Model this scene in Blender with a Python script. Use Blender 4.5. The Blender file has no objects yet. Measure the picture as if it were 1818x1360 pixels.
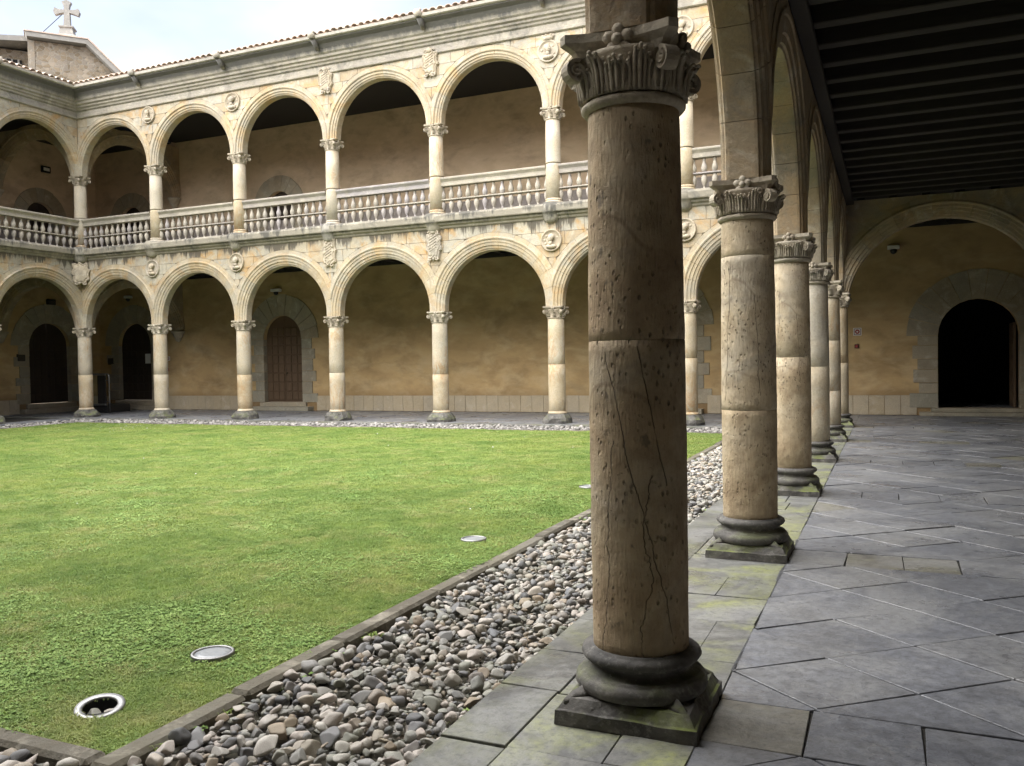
import bpy, math, random
import numpy as np
from mathutils import Vector, Matrix, noise as mnoise
PI = math.pi
rnd = random.Random(7)
scene = bpy.context.scene
COL = scene.collection

# ------------------------------------------------------------------ camera
cam_d = bpy.data.cameras.new("camera"); cam = bpy.data.objects.new("camera", cam_d); COL.objects.link(cam)
fw = Vector((-0.40281833, 0.9149591, -0.02423289)); rt = Vector((0.91525664, 0.40247793, -0.01779879)); up = Vector((0.00653196, 0.02934899, 0.99954788))
cam.matrix_world = Matrix(((rt.x, up.x, -fw.x, 1.0535), (rt.y, up.y, -fw.y, -20.8116), (rt.z, up.z, -fw.z, 1.6), (0, 0, 0, 1)))
cam_d.sensor_fit = 'HORIZONTAL'; cam_d.sensor_width = 36.0; cam_d.lens = 36.0 * 1521.75 / 1818
cam_d.clip_start = 0.05; cam_d.clip_end = 2000
scene.camera = cam

# ------------------------------------------------------------------ light
SUN_EL, SUN_AZ = math.radians(48), math.radians(224)      # azimuth clockwise from +Y (north)
world = bpy.data.worlds.new("World"); scene.world = world; world.use_nodes = True
wt = world.node_tree; wt.nodes.clear()
def wn(t, **k):
    n = wt.nodes.new(t)
    for a, b in k.items(): setattr(n, a, b)
    return n
sky = wn('ShaderNodeTexSky', sky_type='NISHITA', sun_disc=False, sun_elevation=SUN_EL, sun_rotation=SUN_AZ, air_density=1.0, dust_density=1.5)
tc = wn('ShaderNodeTexCoord'); mp = wn('ShaderNodeMapping'); mp.inputs['Scale'].default_value = (1.0, 1.0, 2.2)
wt.links.new(tc.outputs['Generated'], mp.inputs[0])
nz = wn('ShaderNodeTexNoise'); nz.inputs['Scale'].default_value = 2.1; nz.inputs['Detail'].default_value = 5; nz.inputs['Roughness'].default_value = .55
wt.links.new(mp.outputs[0], nz.inputs['Vector'])
cr = wn('ShaderNodeValToRGB'); cr.color_ramp.elements[0].position = .36; cr.color_ramp.elements[0].color = (.84, .84, .84, 1); cr.color_ramp.elements[1].position = .62; cr.color_ramp.elements[1].color = (1, 1, 1, 1)
wt.links.new(nz.outputs[0], cr.inputs[0])
cl = wn('ShaderNodeValToRGB'); cl.color_ramp.elements[0].position = .36; cl.color_ramp.elements[0].color = (1.18, 1.29, 1.62, 1); cl.color_ramp.elements[1].position = .66; cl.color_ramp.elements[1].color = (2.05, 2.11, 2.26, 1)
wt.links.new(nz.outputs[0], cl.inputs[0])
mx = wn('ShaderNodeMixRGB'); wt.links.new(cr.outputs[0], mx.inputs[0]); wt.links.new(sky.outputs[0], mx.inputs[1]); wt.links.new(cl.outputs[0], mx.inputs[2])
bg = wn('ShaderNodeBackground'); bg.inputs['Strength'].default_value = .05; wt.links.new(mx.outputs[0], bg.inputs[0])
wo = wn('ShaderNodeOutputWorld'); wt.links.new(bg.outputs[0], wo.inputs[0])
sd = bpy.data.lights.new("sun", 'SUN'); sd.energy = 1.5; sd.angle = math.radians(120); sd.color = (1, .965, .92)
sun = bpy.data.objects.new("sun", sd); COL.objects.link(sun)
sdir = Vector((math.sin(SUN_AZ) * math.cos(SUN_EL), math.cos(SUN_AZ) * math.cos(SUN_EL), math.sin(SUN_EL)))
sun.rotation_euler = (-sdir).to_track_quat('-Z', 'Y').to_euler()
vs = scene.view_settings; vs.view_transform = 'Standard'; vs.look = 'None'; vs.gamma = 1; vs.use_curve_mapping = False; vs.exposure = 3.65
scene.cycles.diffuse_bounces = 6; scene.cycles.max_bounces = 10

# ------------------------------------------------------------------ materials
class G:
    def __init__(s, name):
        s.m = bpy.data.materials.new(name); s.m.use_nodes = True; s.t = s.m.node_tree; s.t.nodes.clear()
        s.bs = s.n('ShaderNodeBsdfPrincipled'); o = s.n('ShaderNodeOutputMaterial'); s.t.links.new(s.bs.outputs[0], o.inputs[0])
    def n(s, t, **k):
        x = s.t.nodes.new(t)
        for a, b in k.items(): setattr(x, a, b)
        return x
    def put(s, sock, v):
        if isinstance(v, bpy.types.NodeSocket): s.t.links.new(v, sock)
        elif v is not None:
            if sock.type == 'RGBA' and isinstance(v, (tuple, list)) and len(v) == 3: v = (*v, 1)
            sock.default_value = v
    def pos(s): return s.n('ShaderNodeNewGeometry').outputs['Position']
    def nrm(s): return s.n('ShaderNodeNewGeometry').outputs['Normal']
    def obj(s): return s.n('ShaderNodeTexCoord').outputs['Object']
    def rand(s): return s.n('ShaderNodeObjectInfo').outputs['Random']
    def mp(s, v, sc=(1, 1, 1), loc=(0, 0, 0)):
        x = s.n('ShaderNodeMapping'); s.put(x.inputs[0], v); x.inputs['Scale'].default_value = sc; x.inputs['Location'].default_value = loc; return x.outputs[0]
    def noise(s, v, scale, det=3, rough=.55, dist=0, col=False):
        x = s.n('ShaderNodeTexNoise'); s.put(x.inputs['Vector'], v); x.inputs['Scale'].default_value = scale; x.inputs['Detail'].default_value = det; x.inputs['Roughness'].default_value = rough; x.inputs['Distortion'].default_value = dist
        return x.outputs['Color' if col else 0]
    def vor(s, v, scale, feat='F1'):
        x = s.n('ShaderNodeTexVoronoi', feature=feat); s.put(x.inputs['Vector'], v); x.inputs['Scale'].default_value = scale; return x.outputs[0]
    def ramp(s, f, st, interp='LINEAR'):
        x = s.n('ShaderNodeValToRGB'); e = x.color_ramp.elements; x.color_ramp.interpolation = interp
        while len(e) < len(st): e.new(.5)
        for q, (p, c) in zip(e, st):
            q.position = p
            q.color = (c, c, c, 1) if isinstance(c, (int, float)) else (*c, 1)
        s.put(x.inputs[0], f); return x.outputs[0]
    def mix(s, f, a, b, mode='MIX'):
        x = s.n('ShaderNodeMixRGB', blend_type=mode); s.put(x.inputs[0], f); s.put(x.inputs[1], a); s.put(x.inputs[2], b); return x.outputs[0]
    def ma(s, op, a, b=None, c=None, clamp=False):
        x = s.n('ShaderNodeMath', operation=op, use_clamp=clamp)
        for i, v in enumerate((a, b, c)): s.put(x.inputs[i], v)
        return x.outputs[0]
    def sep(s, v):
        x = s.n('ShaderNodeSeparateXYZ'); s.put(x.inputs[0], v); return x.outputs
    def mr(s, v, a, b, c=0, d=1):
        x = s.n('ShaderNodeMapRange'); s.put(x.inputs[0], v)
        for i, q in enumerate((a, b, c, d)): x.inputs[i + 1].default_value = q
        return x.outputs[0]
    def bump(s, h, st=.5, dist=.01, nrm=None):
        x = s.n('ShaderNodeBump'); x.inputs['Strength'].default_value = st; x.inputs['Distance'].default_value = dist; s.put(x.inputs['Height'], h)
        if nrm is not None: s.put(x.inputs['Normal'], nrm)
        return x.outputs[0]
    def fin(s, col, rough=.85, bump=None, spec=.3, **k):
        s.put(s.bs.inputs['Base Color'], col); s.put(s.bs.inputs['Roughness'], rough); s.put(s.bs.inputs['Specular IOR Level'], spec)
        if bump is not None: s.put(s.bs.inputs['Normal'], bump)
        for a, b in k.items(): s.put(s.bs.inputs[a.replace('_', ' ')], b)
        return s.m

def stone(name, tones, streaks=(), dark=.35, grime=(.10, .088, .07), relief=1.0, var=.8, rough=.88, vein=0.0, ochre=.0):
    """warm sandstone: per-block tone, ochre patches, grey weathering, dark runs below the listed heights"""
    g = G(name); P = g.pos(); z = g.sep(P)[2]
    r = g.rand()
    n1 = g.noise(P, .9, 4, .6, 1.2); n2 = g.noise(P, 4.5, 5, .65, .6); n3 = g.noise(P, 38, 4, .7)
    k = g.ma('ADD', g.ma('MULTIPLY', r, var), g.ma('MULTIPLY', n1, 1.15 - var)); k = g.ma('ADD', k, g.ma('MULTIPLY', g.ma('SUBTRACT', n2, .5), .7))
    st = [(.10 + .8 * i / (len(tones) - 1), t) for i, t in enumerate(tones)]
    c = g.ramp(k, st)
    if vein:
        vn = g.noise(g.mp(P, (1, 1, .5)), 1.5, 5, .55, 2.2); sw = g.ma('FRACT', g.ma('MULTIPLY', vn, 6.0))
        m = g.ma('MULTIPLY', g.ramp(sw, [(.0, .9), (.35, .15), (.75, .0), (.97, 1)]), g.ramp(g.noise(P, .75, 3), [(.46, 0), (.60, vein)]))
        c = g.mix(m, c, (.44, .26, .11))
    if ochre: c = g.mix(g.ramp(g.noise(P, 1.15, 6, .68, 1.5), [(.50, 0), (.64, ochre)]), c, (.50, .30, .11))
    c = g.mix(g.ramp(n3, [(.3, .35), (.62, 0)]), c, (.16, .13, .10))
    c = g.mix(g.ramp(g.noise(P, 1.7, 6, .74, .8), [(.48, 0), (.68, dark)]), c, (.17, .16, .14))
    c = g.mix(g.ramp(g.noise(P, 2.6, 5, .7, .5), [(.54, 0), (.75, .5)]), c, (.66, .61, .50))
    for zt, ln, amt, *bq in streaks:
        base = bq[0] if bq else 0
        v = g.noise(g.mp(P, (7.5, 7.5, .6)), 1.0, 6, .75)
        v2 = g.noise(g.mp(P, (1.1, 1.1, .2)), 1.0, 2)
        reach = g.ma('MULTIPLY', g.mr(v, .36, .72), g.mr(v2, .3, .65)); reach = g.ma('MULTIPLY', g.ma('ADD', g.ma('MULTIPLY', reach, 1 - base), base), ln)
        d = g.ma('SUBTRACT', zt, z)                       # distance below the drip edge
        m = g.ma('MULTIPLY', g.ma('DIVIDE', g.ma('SUBTRACT', reach, d), .12, clamp=True), g.ma('LESS_THAN', z, zt))
        c = g.mix(g.ma('MULTIPLY', m, amt), c, grime)
    h = g.ma('ADD', g.ma('MULTIPLY', n3, .6), g.ma('MULTIPLY', g.noise(P, 12, 4, .6), 1.0))
    pit = g.ramp(g.vor(P, 30), [(.0, 0), (.16, 1)])
    h = g.ma('ADD', h, g.ma('MULTIPLY', pit, .35))
    return g.fin(c, rough, g.bump(h, .55 * relief, .012))

CREAM = [(.35, .25, .14), (.43, .345, .23), (.47, .41, .30), (.41, .385, .32), (.50, .45, .345)]
M = {}
M['facade'] = stone('facade_stone', CREAM, [(5.26, .85, .9), (9.97, .3, .5)], dark=.42, ochre=.85, var=.65, relief=1.3)
M['vouss'] = stone('arch_stone', [(.37, .26, .14), (.455, .365, .23), (.49, .415, .295), (.42, .38, .30), (.47, .385, .255)], [(5.26, .35, .7)], dark=.38, var=.55, ochre=.5, relief=1.2)
M['mortar'] = stone('mortar', [(.20, .165, .115), (.26, .215, .15)], dark=.4, var=.2)
M['column'] = stone('column_stone', [(.42, .30, .17), (.50, .41, .27), (.53, .46, .34), (.48, .44, .36)], dark=.25, vein=.7, var=.5, relief=1.3)
M['carved'] = stone('carved_stone', [(.40, .34, .25), (.52, .45, .34), (.47, .42, .34)], dark=.6, relief=1.6)
M['cap'] = stone('capital_stone', [(.34, .29, .22), (.45, .39, .30), (.50, .45, .36)], dark=.65, relief=1.6)
M['rail'] = stone('balustrade_stone', [(.33, .30, .275), (.40, .37, .31), (.43, .39, .32), (.36, .335, .335)], dark=.5, relief=1.3)
M['cornice'] = stone('cornice_stone', [(.29, .265, .215), (.36, .33, .265), (.33, .315, .285)], [(5.70, .60, .85, .10), (5.41, .3, .8, .1)], dark=.85, relief=1.4, grime=(.09, .087, .078))
M['ucornice'] = stone('upper_cornice_stone', [(.34, .31, .255), (.42, .38, .30), (.37, .345, .305)], [(10.745, .42, .85, .6), (10.21, .25, .6)], dark=.8, relief=1.4, grime=(.10, .10, .10))
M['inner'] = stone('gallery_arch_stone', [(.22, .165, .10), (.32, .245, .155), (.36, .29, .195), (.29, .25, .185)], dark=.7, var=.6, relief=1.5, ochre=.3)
M['portal'] = stone('portal_stone', [(.32, .27, .19), (.38, .33, .24), (.34, .32, .25), (.42, .36, .26)], dark=.4)
M['dado'] = stone('dado_stone', [(.46, .37, .24), (.54, .45, .31), (.50, .43, .32)], dark=.2, relief=.6, var=.5)

def near_column_mat(name, tones, cracks, veins=.5, spot=.6):
    g = G(name); P = g.obj(); x, y, z = g.sep(P)
    u = g.ma('ARCTAN2', y, x); r = g.rand()
    n1 = g.noise(P, 2.2, 5, .6, .8); n2 = g.noise(P, 9, 5, .65)
    k = g.ma('ADD', n1, g.ma('MULTIPLY', g.ma('SUBTRACT', r, .5), .25))
    c = g.ramp(k, [(p, q) for p, q in zip((.28, .45, .58, .72), tones)])
    c = g.mix(g.ramp(n2, [(.35, .45), (.6, 0)]), c, (.17, .12, .075))
    wv = g.n('ShaderNodeTexWave', wave_type='RINGS', rings_direction='SPHERICAL'); g.put(wv.inputs['Vector'], g.mp(P, (1, 1, .55), (.1, .3, -.6))); wv.inputs['Scale'].default_value = 1.5; wv.inputs['Distortion'].default_value = 9; wv.inputs['Detail'].default_value = 2; wv.inputs['Detail Scale'].default_value = .8
    vein = g.ramp(wv.outputs[1], [(.0, 1), (.018, 0)])
    c = g.mix(g.ma('MULTIPLY', vein, g.ramp(g.noise(P, 1.6, 2), [(.52, 0), (.64, veins)])), c, (.13, .08, .045))
    spots = g.ramp(g.noise(g.mp(P, (1, 1, .7)), 13, 3, .6), [(.64, 0), (.70, spot)])
    c = g.mix(spots, c, (.075, .065, .055))
    # the long cracks that run round the lower drum
    crack = None
    for u0, a, z0, z1, wob, sd in cracks:
        cv = g.n('ShaderNodeCombineXYZ'); g.put(cv.inputs[0], g.ma('MULTIPLY', z, 3.0)); cv.inputs[1].default_value = sd
        w = g.ma('MULTIPLY', g.ma('SUBTRACT', g.noise(cv.outputs[0], 1.3, 6, .6), .5), wob * 4)
        f = g.ma('ADD', g.ma('ADD', u0, g.ma('MULTIPLY', g.ma('SUBTRACT', z, z1), a)), w)
        m = g.ma('SUBTRACT', 1.0, g.ma('DIVIDE', g.ma('ABSOLUTE', g.ma('SUBTRACT', u, f)), g.ma('ADD', .006, g.ma('MULTIPLY', n2, .012))), clamp=True)
        m = g.ma('MULTIPLY', m, g.ma('MULTIPLY', g.ma('GREATER_THAN', z, z0), g.ma('LESS_THAN', z, z1)))
        m = g.ma('MULTIPLY', m, g.ramp(g.noise(P, 5.0, 3, .6), [(.40, .15), (.52, 1)]))
        crack = m if crack is None else g.ma('MAXIMUM', crack, m)
    if crack is None: crack = 0.0
    c = g.mix(g.ma('MULTIPLY', crack, .85), c, (.03, .022, .016))
    chis = g.noise(g.mp(P, (1, 1, .16)), 75, 4, .65)
    pits = g.ma('MINIMUM', g.ramp(g.vor(g.mp(P, (1, 1, .6)), 34), [(.04, 0), (.25, 1)]), g.ramp(g.noise(P, 24, 4, .6), [(.24, 0), (.33, 1)])); pm = g.ramp(g.noise(P, 3.5, 3), [(.40, 0), (.55, 1)])
    c = g.mix(g.ma('MULTIPLY', g.ma('SUBTRACT', 1.0, pits), g.ma('MULTIPLY', pm, .25)), c, (.15, .115, .08))
    pits = g.ma('SUBTRACT', 1.0, g.ma('MULTIPLY', g.ma('SUBTRACT', 1.0, pits), pm))
    h = g.ma('ADD', g.ma('MULTIPLY', chis, .55), g.ma('MULTIPLY', pits, 1.5)); h = g.ma('ADD', h, g.ma('MULTIPLY', n2, .9)); h = g.ma('SUBTRACT', h, g.ma('MULTIPLY', crack, 1.6))
    return g.fin(c, .88, g.bump(h, 1.0, .015))
M['nearcol'] = near_column_mat('near_column_stone', ((.29, .205, .125), (.42, .315, .20), (.46, .37, .25), (.39, .33, .25)), ((-2.55, .30, -.2, 1.66, .10, 1.0), (-2.02, -1.05, 1.02, 1.66, .07, 4.0), (-1.35, -1.25, .35, 1.02, .10, 6.0), (-1.30, -.95, 1.05, 1.66, .07, 7.0), (-1.05, .25, .30, 1.1, .20, 11.0), (-1.75, .5, .3, 1.25, .22, 15.0)))
M['rowcol'] = near_column_mat('row_column_stone', ((.34, .25, .15), (.50, .40, .265), (.55, .46, .325), (.50, .44, .34)), ((-2.1, .25, 1.25, 2.4, .08, 21.0), (-1.2, -.2, 1.3, 2.1, .10, 24.0)), .35, .35)

def base_mat():
    g = G('base_stone'); P = g.pos(); N = g.sep(g.nrm()); n1 = g.noise(P, 6, 5, .6, .4); n2 = g.noise(P, 30, 4, .65)
    c = g.ramp(n1, [(.3, (.05, .048, .045)), (.5, (.10, .095, .088)), (.7, (.16, .15, .135))])
    c = g.mix(g.ramp(n2, [(.58, 0), (.72, .6)]), c, (.24, .235, .22))
    c = g.mix(g.ramp(g.noise(P, 11, 6, .75), [(.54, 0), (.66, .55)]), c, (.27, .265, .235))
    moss = g.ma('MULTIPLY', g.ramp(g.noise(P, 4.5, 4, .6), [(.42, 0), (.62, 1)]), g.mr(N[2], .1, .8))
    moss = g.ma('MULTIPLY', moss, g.mr(g.sep(P)[2], .26, .05))
    c = g.mix(g.ma('MULTIPLY', moss, .9), c, (.20, .24, .05))
    return g.fin(c, .75, g.bump(g.ma('ADD', n1, g.ma('MULTIPLY', n2, .5)), .7, .014), .35)
M['base'] = base_mat()

def plaster(name, a, b, c_, d, so=.3):
    g = G(name); P = g.pos(); z = g.sep(P)[2]
    n1 = g.noise(g.mp(P, (.5, .5, .9)), 1.0, 6, .6, .5); n2 = g.noise(g.mp(P, (1, 1, 1.7)), 1.0, 7, .62, .3); n3 = g.noise(P, 55, 3, .6)
    c = g.ramp(n1, [(.28, a), (.45, b), (.58, c_), (.75, d)])
    c = g.mix(g.ramp(n2, [(.46, 0), (.68, .6)]), c, tuple(.48 * q for q in b))
    c = g.mix(g.ramp(g.noise(g.mp(P, (.8, 1, 1.6), (3, 1, 7)), 1.4, 7, .62, .4), [(.48, 0), (.66, .4)]), c, tuple(min(1, 1.25 * q) for q in d))
    c = g.mix(g.ramp(g.noise(P, 4.5, 6, .75), [(.6, 0), (.7, .25)]), c, (.45, .36, .22))
    foot_dark = g.mr(g.ma('ADD', z, g.ma('MULTIPLY', n2, .6)), 1.05, .70)  # plaster darkens towards the foot of the wall
    c = g.mix(g.ma('MULTIPLY', foot_dark, .55), c, (.12, .07, .035))
    stain_shade = g.mr(g.ma('ADD', g.ma('MODULO', z, 5.3), g.ma('MULTIPLY', n1, 1.6)), 2.2, 4.0)     # old limewash greyer up high: stain and shade painted together
    c = g.mix(g.ma('MULTIPLY', stain_shade, so), c, (.24, .19, .11))
    return g.fin(c, .92, g.bump(g.ma('ADD', g.ma('MULTIPLY', n3, .4), n2), .35, .02), .2)
M['plaster'] = plaster('ochre_plaster', (.40, .28, .14), (.52, .36, .18), (.57, .40, .20), (.58, .46, .28))
M['plaster_up'] = plaster('upper_plaster', (.50, .39, .28), (.56, .44, .31), (.58, .46, .32), (.60, .49, .36), 0)

def flag(name, tones, moss, spec=.5):
    g = G(name); P = g.pos(); r = g.rand()
    n1 = g.noise(P, 2.6, 5, .6, .5); n2 = g.noise(P, 14, 5, .65); n3 = g.noise(P, 70, 3, .6)
    c = g.ramp(g.ma('ADD', g.ma('MULTIPLY', r, .55), g.ma('MULTIPLY', n1, .5)), [(.15 + .7 * i / (len(tones) - 1), t) for i, t in enumerate(tones)])
    c = g.mix(g.ramp(n2, [(.35, .45), (.62, 0)]), c, (.045, .045, .048))
    c = g.mix(g.ramp(g.noise(P, 5.5, 6, .75), [(.56, 0), (.72, .45)]), c, (.27, .265, .25))
    c = g.mix(g.ramp(g.vor(P, 17), [(.03, .8), (.06, 0)]), c, (.30, .29, .27))
    if moss:
        m = g.ma('MULTIPLY', g.ma('MULTIPLY', g.ramp(g.noise(P, 1.5, 4, .6, .8), [(.43, 0), (.60, 1)]), g.ramp(g.noise(P, 16, 5, .7), [(.35, .35), (.6, 1)])), moss)
        c = g.mix(m, c, (.31, .33, .135))
    c = g.mix(g.ramp(g.noise(P, .9, 6, .75, .8), [(.47, 0), (.62, .6)]), c, (.31, .312, .31))
    c = g.mix(g.ramp(g.noise(P, 24, 6, .8), [(.50, 0), (.64, .55)]), c, (.075, .075, .078))
    c = g.mix(g.ramp(g.noise(P, 1.3, 5, .65, .4), [(.56, 0), (.70, .5)]), c, (.085, .085, .088))
    rg = g.ramp(g.noise(P, 1.4, 4, .6), [(.35, .22), (.65, .5)])
    return g.fin(c, rg, g.bump(g.ma('ADD', g.ma('MULTIPLY', n2, 1.0), g.ma('MULTIPLY', n3, .25)), .5, .012), spec)
M['flag'] = flag('slate_flag', [(.15, .157, .176), (.215, .224, .247), (.185, .194, .217), (.26, .264, .272)], 0)
M['flagpale'] = flag('pale_flag', [(.20, .19, .165), (.25, .24, .20)], .2)
M['mossflag'] = flag('mossy_flag', [(.13, .132, .125), (.19, .192, .18), (.235, .232, .21)], .95, .35)
M['kerbflag'] = flag('kerb_flag', [(.11, .113, .108), (.165, .166, .155)], .35, .35)
def simple(name, col, rough=.7, metal=0, sc=20, amt=.25, bstr=.3, spec=.4, wave=None):
    g = G(name); P = g.obj() if wave else g.pos(); n = g.noise(g.mp(P, wave or (1, 1, 1)), sc, 4, .6)
    c = g.mix(g.ramp(n, [(.3, amt * 2), (.65, 0)]), tuple(col), tuple(q * .45 for q in col))
    c = g.mix(g.ma('MULTIPLY', g.rand(), .25), c, tuple(min(1, q * 1.5) for q in col))
    return g.fin(c, rough, g.bump(n, bstr, .006), spec, Metallic=metal)
M['joint'] = simple('joint_mortar', (.045, .042, .036), .95)
M['soil'] = simple('soil', (.05, .045, .03), .95, sc=30)
M['kerb'] = stone('kerb_stone', [(.085, .08, .06), (.12, .11, .085), (.15, .14, .105)], dark=.6, relief=1.8)
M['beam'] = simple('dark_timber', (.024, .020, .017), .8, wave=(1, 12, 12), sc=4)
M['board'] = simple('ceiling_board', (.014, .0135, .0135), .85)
M['wood'] = simple('door_oak', (.125, .08, .046), .6, wave=(9, 9, 1), sc=5, amt=.3)
M['darkwood'] = simple('dark_door_oak', (.04, .028, .02), .65, wave=(9, 9, 1), sc=5, amt=.3)
M['woodframe'] = simple('door_frame_oak', (.105, .066, .037), .65, wave=(9, 9, 1), sc=5, amt=.3)
M['iron'] = simple('black_iron', (.02, .02, .02), .5, .6)
M['steel'] = simple('brushed_steel', (.30, .30, .295), .5, 1, amt=.35, bstr=.2)
M['white'] = simple('white_plastic', (.62, .61, .58), .5, amt=.08)
M['black'] = simple('black_plastic', (.015, .015, .016), .3)
M['red'] = simple('red_plastic', (.28, .035, .03), .5, amt=.1)
M['maroon'] = simple('dark_red_plastic', (.09, .02, .02), .5, amt=.1)
M['paper'] = simple('paper', (.72, .72, .70), .8, amt=.04)
M['plate'] = simple('plaque', (.05, .045, .04), .4)
M['tile'] = stone('roof_tile_clay', [(.46, .32, .25), (.54, .40, .32), (.50, .44, .38), (.60, .46, .37)], dark=.45, var=.7)
M['gutter'] = stone('gutter_stone', [(.44, .42, .38), (.52, .49, .43)], dark=.6)
def rubble_mat():
    g = G('rubble_stone'); P = g.mp(g.pos(), (1, 1, 1.3)); x = g.n('ShaderNodeTexVoronoi', feature='F1'); g.put(x.inputs['Vector'], P); x.inputs['Scale'].default_value = 3.6
    k = g.sep(x.outputs['Color'])[0]; c = g.ramp(k, [(0, (.15, .115, .075)), (.4, (.27, .215, .15)), (.7, (.22, .19, .155)), (1, (.34, .28, .21))])
    e = g.n('ShaderNodeTexVoronoi', feature='DISTANCE_TO_EDGE'); g.put(e.inputs['Vector'], P); e.inputs['Scale'].default_value = 3.6
    m = g.ramp(e.outputs[0], [(.02, 1), (.07, 0)]); c = g.mix(g.ma('MULTIPLY', m, .8), c, (.30, .27, .22)); c = g.mix(g.ramp(g.noise(P, 1.2, 5, .65), [(.48, 0), (.66, .5)]), c, (.13, .11, .085))
    return g.fin(c, .9, g.bump(g.ma('SUBTRACT', 1.0, m), .6, .04))
M['rubble'] = rubble_mat()
M['quoin'] = stone('quoin_stone', [(.20, .155, .10), (.28, .225, .16), (.25, .225, .19), (.32, .265, .20)], dark=.6, var=.2, relief=2)
M['fascia'] = stone('pale_fascia', [(.22, .215, .205), (.28, .27, .25)], dark=.5)
M['greyband'] = stone('grey_painted_dado', [(.25, .225, .215), (.29, .265, .25)], dark=.25, var=.3)
def mirror():
    g = G('lift_glass'); n = g.noise(g.pos(), 3)
    return g.fin((.55, .60, .56), .07, None, .9, Metallic=1.0)
M['glass'] = mirror()
def lens():
    g = G('frosted_lamp_glass'); n = g.noise(g.pos(), 60, 4, .7)
    return g.fin(g.mix(n, (.20, .215, .23), (.36, .375, .39)), .3, g.bump(n, .2, .004), .6)
M['lens'] = lens()
def pebble():
    g = G('pebble_stone'); r = g.rand(); P = g.obj(); n = g.noise(g.mp(P, (1, 1, 1)), 30, 4, .6)
    c = g.ramp(r, [(0, (.11, .113, .122)), (.12, (.22, .22, .225)), (.24, (.36, .35, .33)), (.36, (.31, .315, .26)), (.50, (.48, .46, .42)), (.64, (.57, .50, .44)), (.78, (.64, .61, .55)), (.88, (.42, .33, .23)), (1, (.17, .18, .20))])
    c = g.mix(g.ramp(n, [(.35, .5), (.65, 0)]), c, (.12, .115, .10))
    c = g.mix(g.ramp(g.noise(g.pos(), 2.2, 3), [(.5, 0), (.7, .4)]), c, (.15, .16, .09))
    return g.fin(c, .55, g.bump(n, .45, .006), .4)
M['pebble'] = pebble()
def pale_pebble():
    g = G('pale_pebble_stone'); r = g.rand()
    c = g.ramp(r, [(0, (.13, .125, .12)), (.4, (.24, .23, .215)), (.8, (.38, .36, .335)), (1, (.18, .17, .16))])
    return g.fin(c, .7, None, .3)
M['palepebble'] = pale_pebble()
def lawn_col(g, P):
    n1 = g.noise(P, .55, 4, .6, .8); n2 = g.noise(P, 2.3, 6, .72, .6)
    c = g.ramp(n2, [(.30, (.15, .25, .075)), (.43, (.24, .35, .105)), (.56, (.34, .44, .14)), (.70, (.47, .51, .21))])
    c = g.mix(g.ramp(n1, [(.47, 0), (.62, .6)]), c, (.43, .48, .16))
    c = g.mix(g.ramp(g.noise(g.mp(P, (1, 1, 1), (7, 3, 0)), 1.5, 6, .75), [(.51, 0), (.64, .8)]), c, (.53, .50, .25))
    c = g.mix(g.ramp(g.noise(g.mp(P, (1, 1, 1), (1, 9, 0)), .85, 5, .7, .5), [(.50, 0), (.66, .7)]), c, (.13, .25, .06))
    return g.mix(g.ramp(g.noise(P, 9, 4, .7), [(.36, .5), (.56, 0)]), c, (.10, .19, .045))
def grass_mat():
    g = G('grass_blade'); P = g.pos(); c = lawn_col(g, P)
    c = g.mix(g.ma('MULTIPLY', g.rand(), .55), c, (.30, .38, .13))
    m = g.fin(c, .6, None, .15)
    tr = g.n('ShaderNodeBsdfTranslucent'); g.put(tr.inputs[0], g.mix(1, c, (1, 1, .6), 'MULTIPLY')); ms = g.n('ShaderNodeMixShader'); ms.inputs[0].default_value = .35
    o = [q for q in g.t.nodes if q.type == 'OUTPUT_MATERIAL'][0]
    g.t.links.new(g.bs.outputs[0], ms.inputs[1]); g.t.links.new(tr.outputs[0], ms.inputs[2]); g.t.links.new(ms.outputs[0], o.inputs[0])
    return m
M['grass'] = grass_mat()
def clover_mat():
    g = G('clover_leaf'); c = g.ramp(g.rand(), [(0, (.12, .21, .05)), (.5, (.18, .285, .07)), (1, (.27, .37, .11))])
    return g.fin(c, .65, None, .12)
M['clover'] = clover_mat()
def turf_mat():
    g = G('turf'); P = g.pos(); c = lawn_col(g, P); n = g.noise(P, 45, 4, .7)
    c = g.mix(g.ramp(n, [(.35, .45), (.6, 0)]), c, (.12, .15, .05))
    return g.fin(c, .9, g.bump(n, .8, .03), .2)
M['turf'] = turf_mat()

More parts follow.
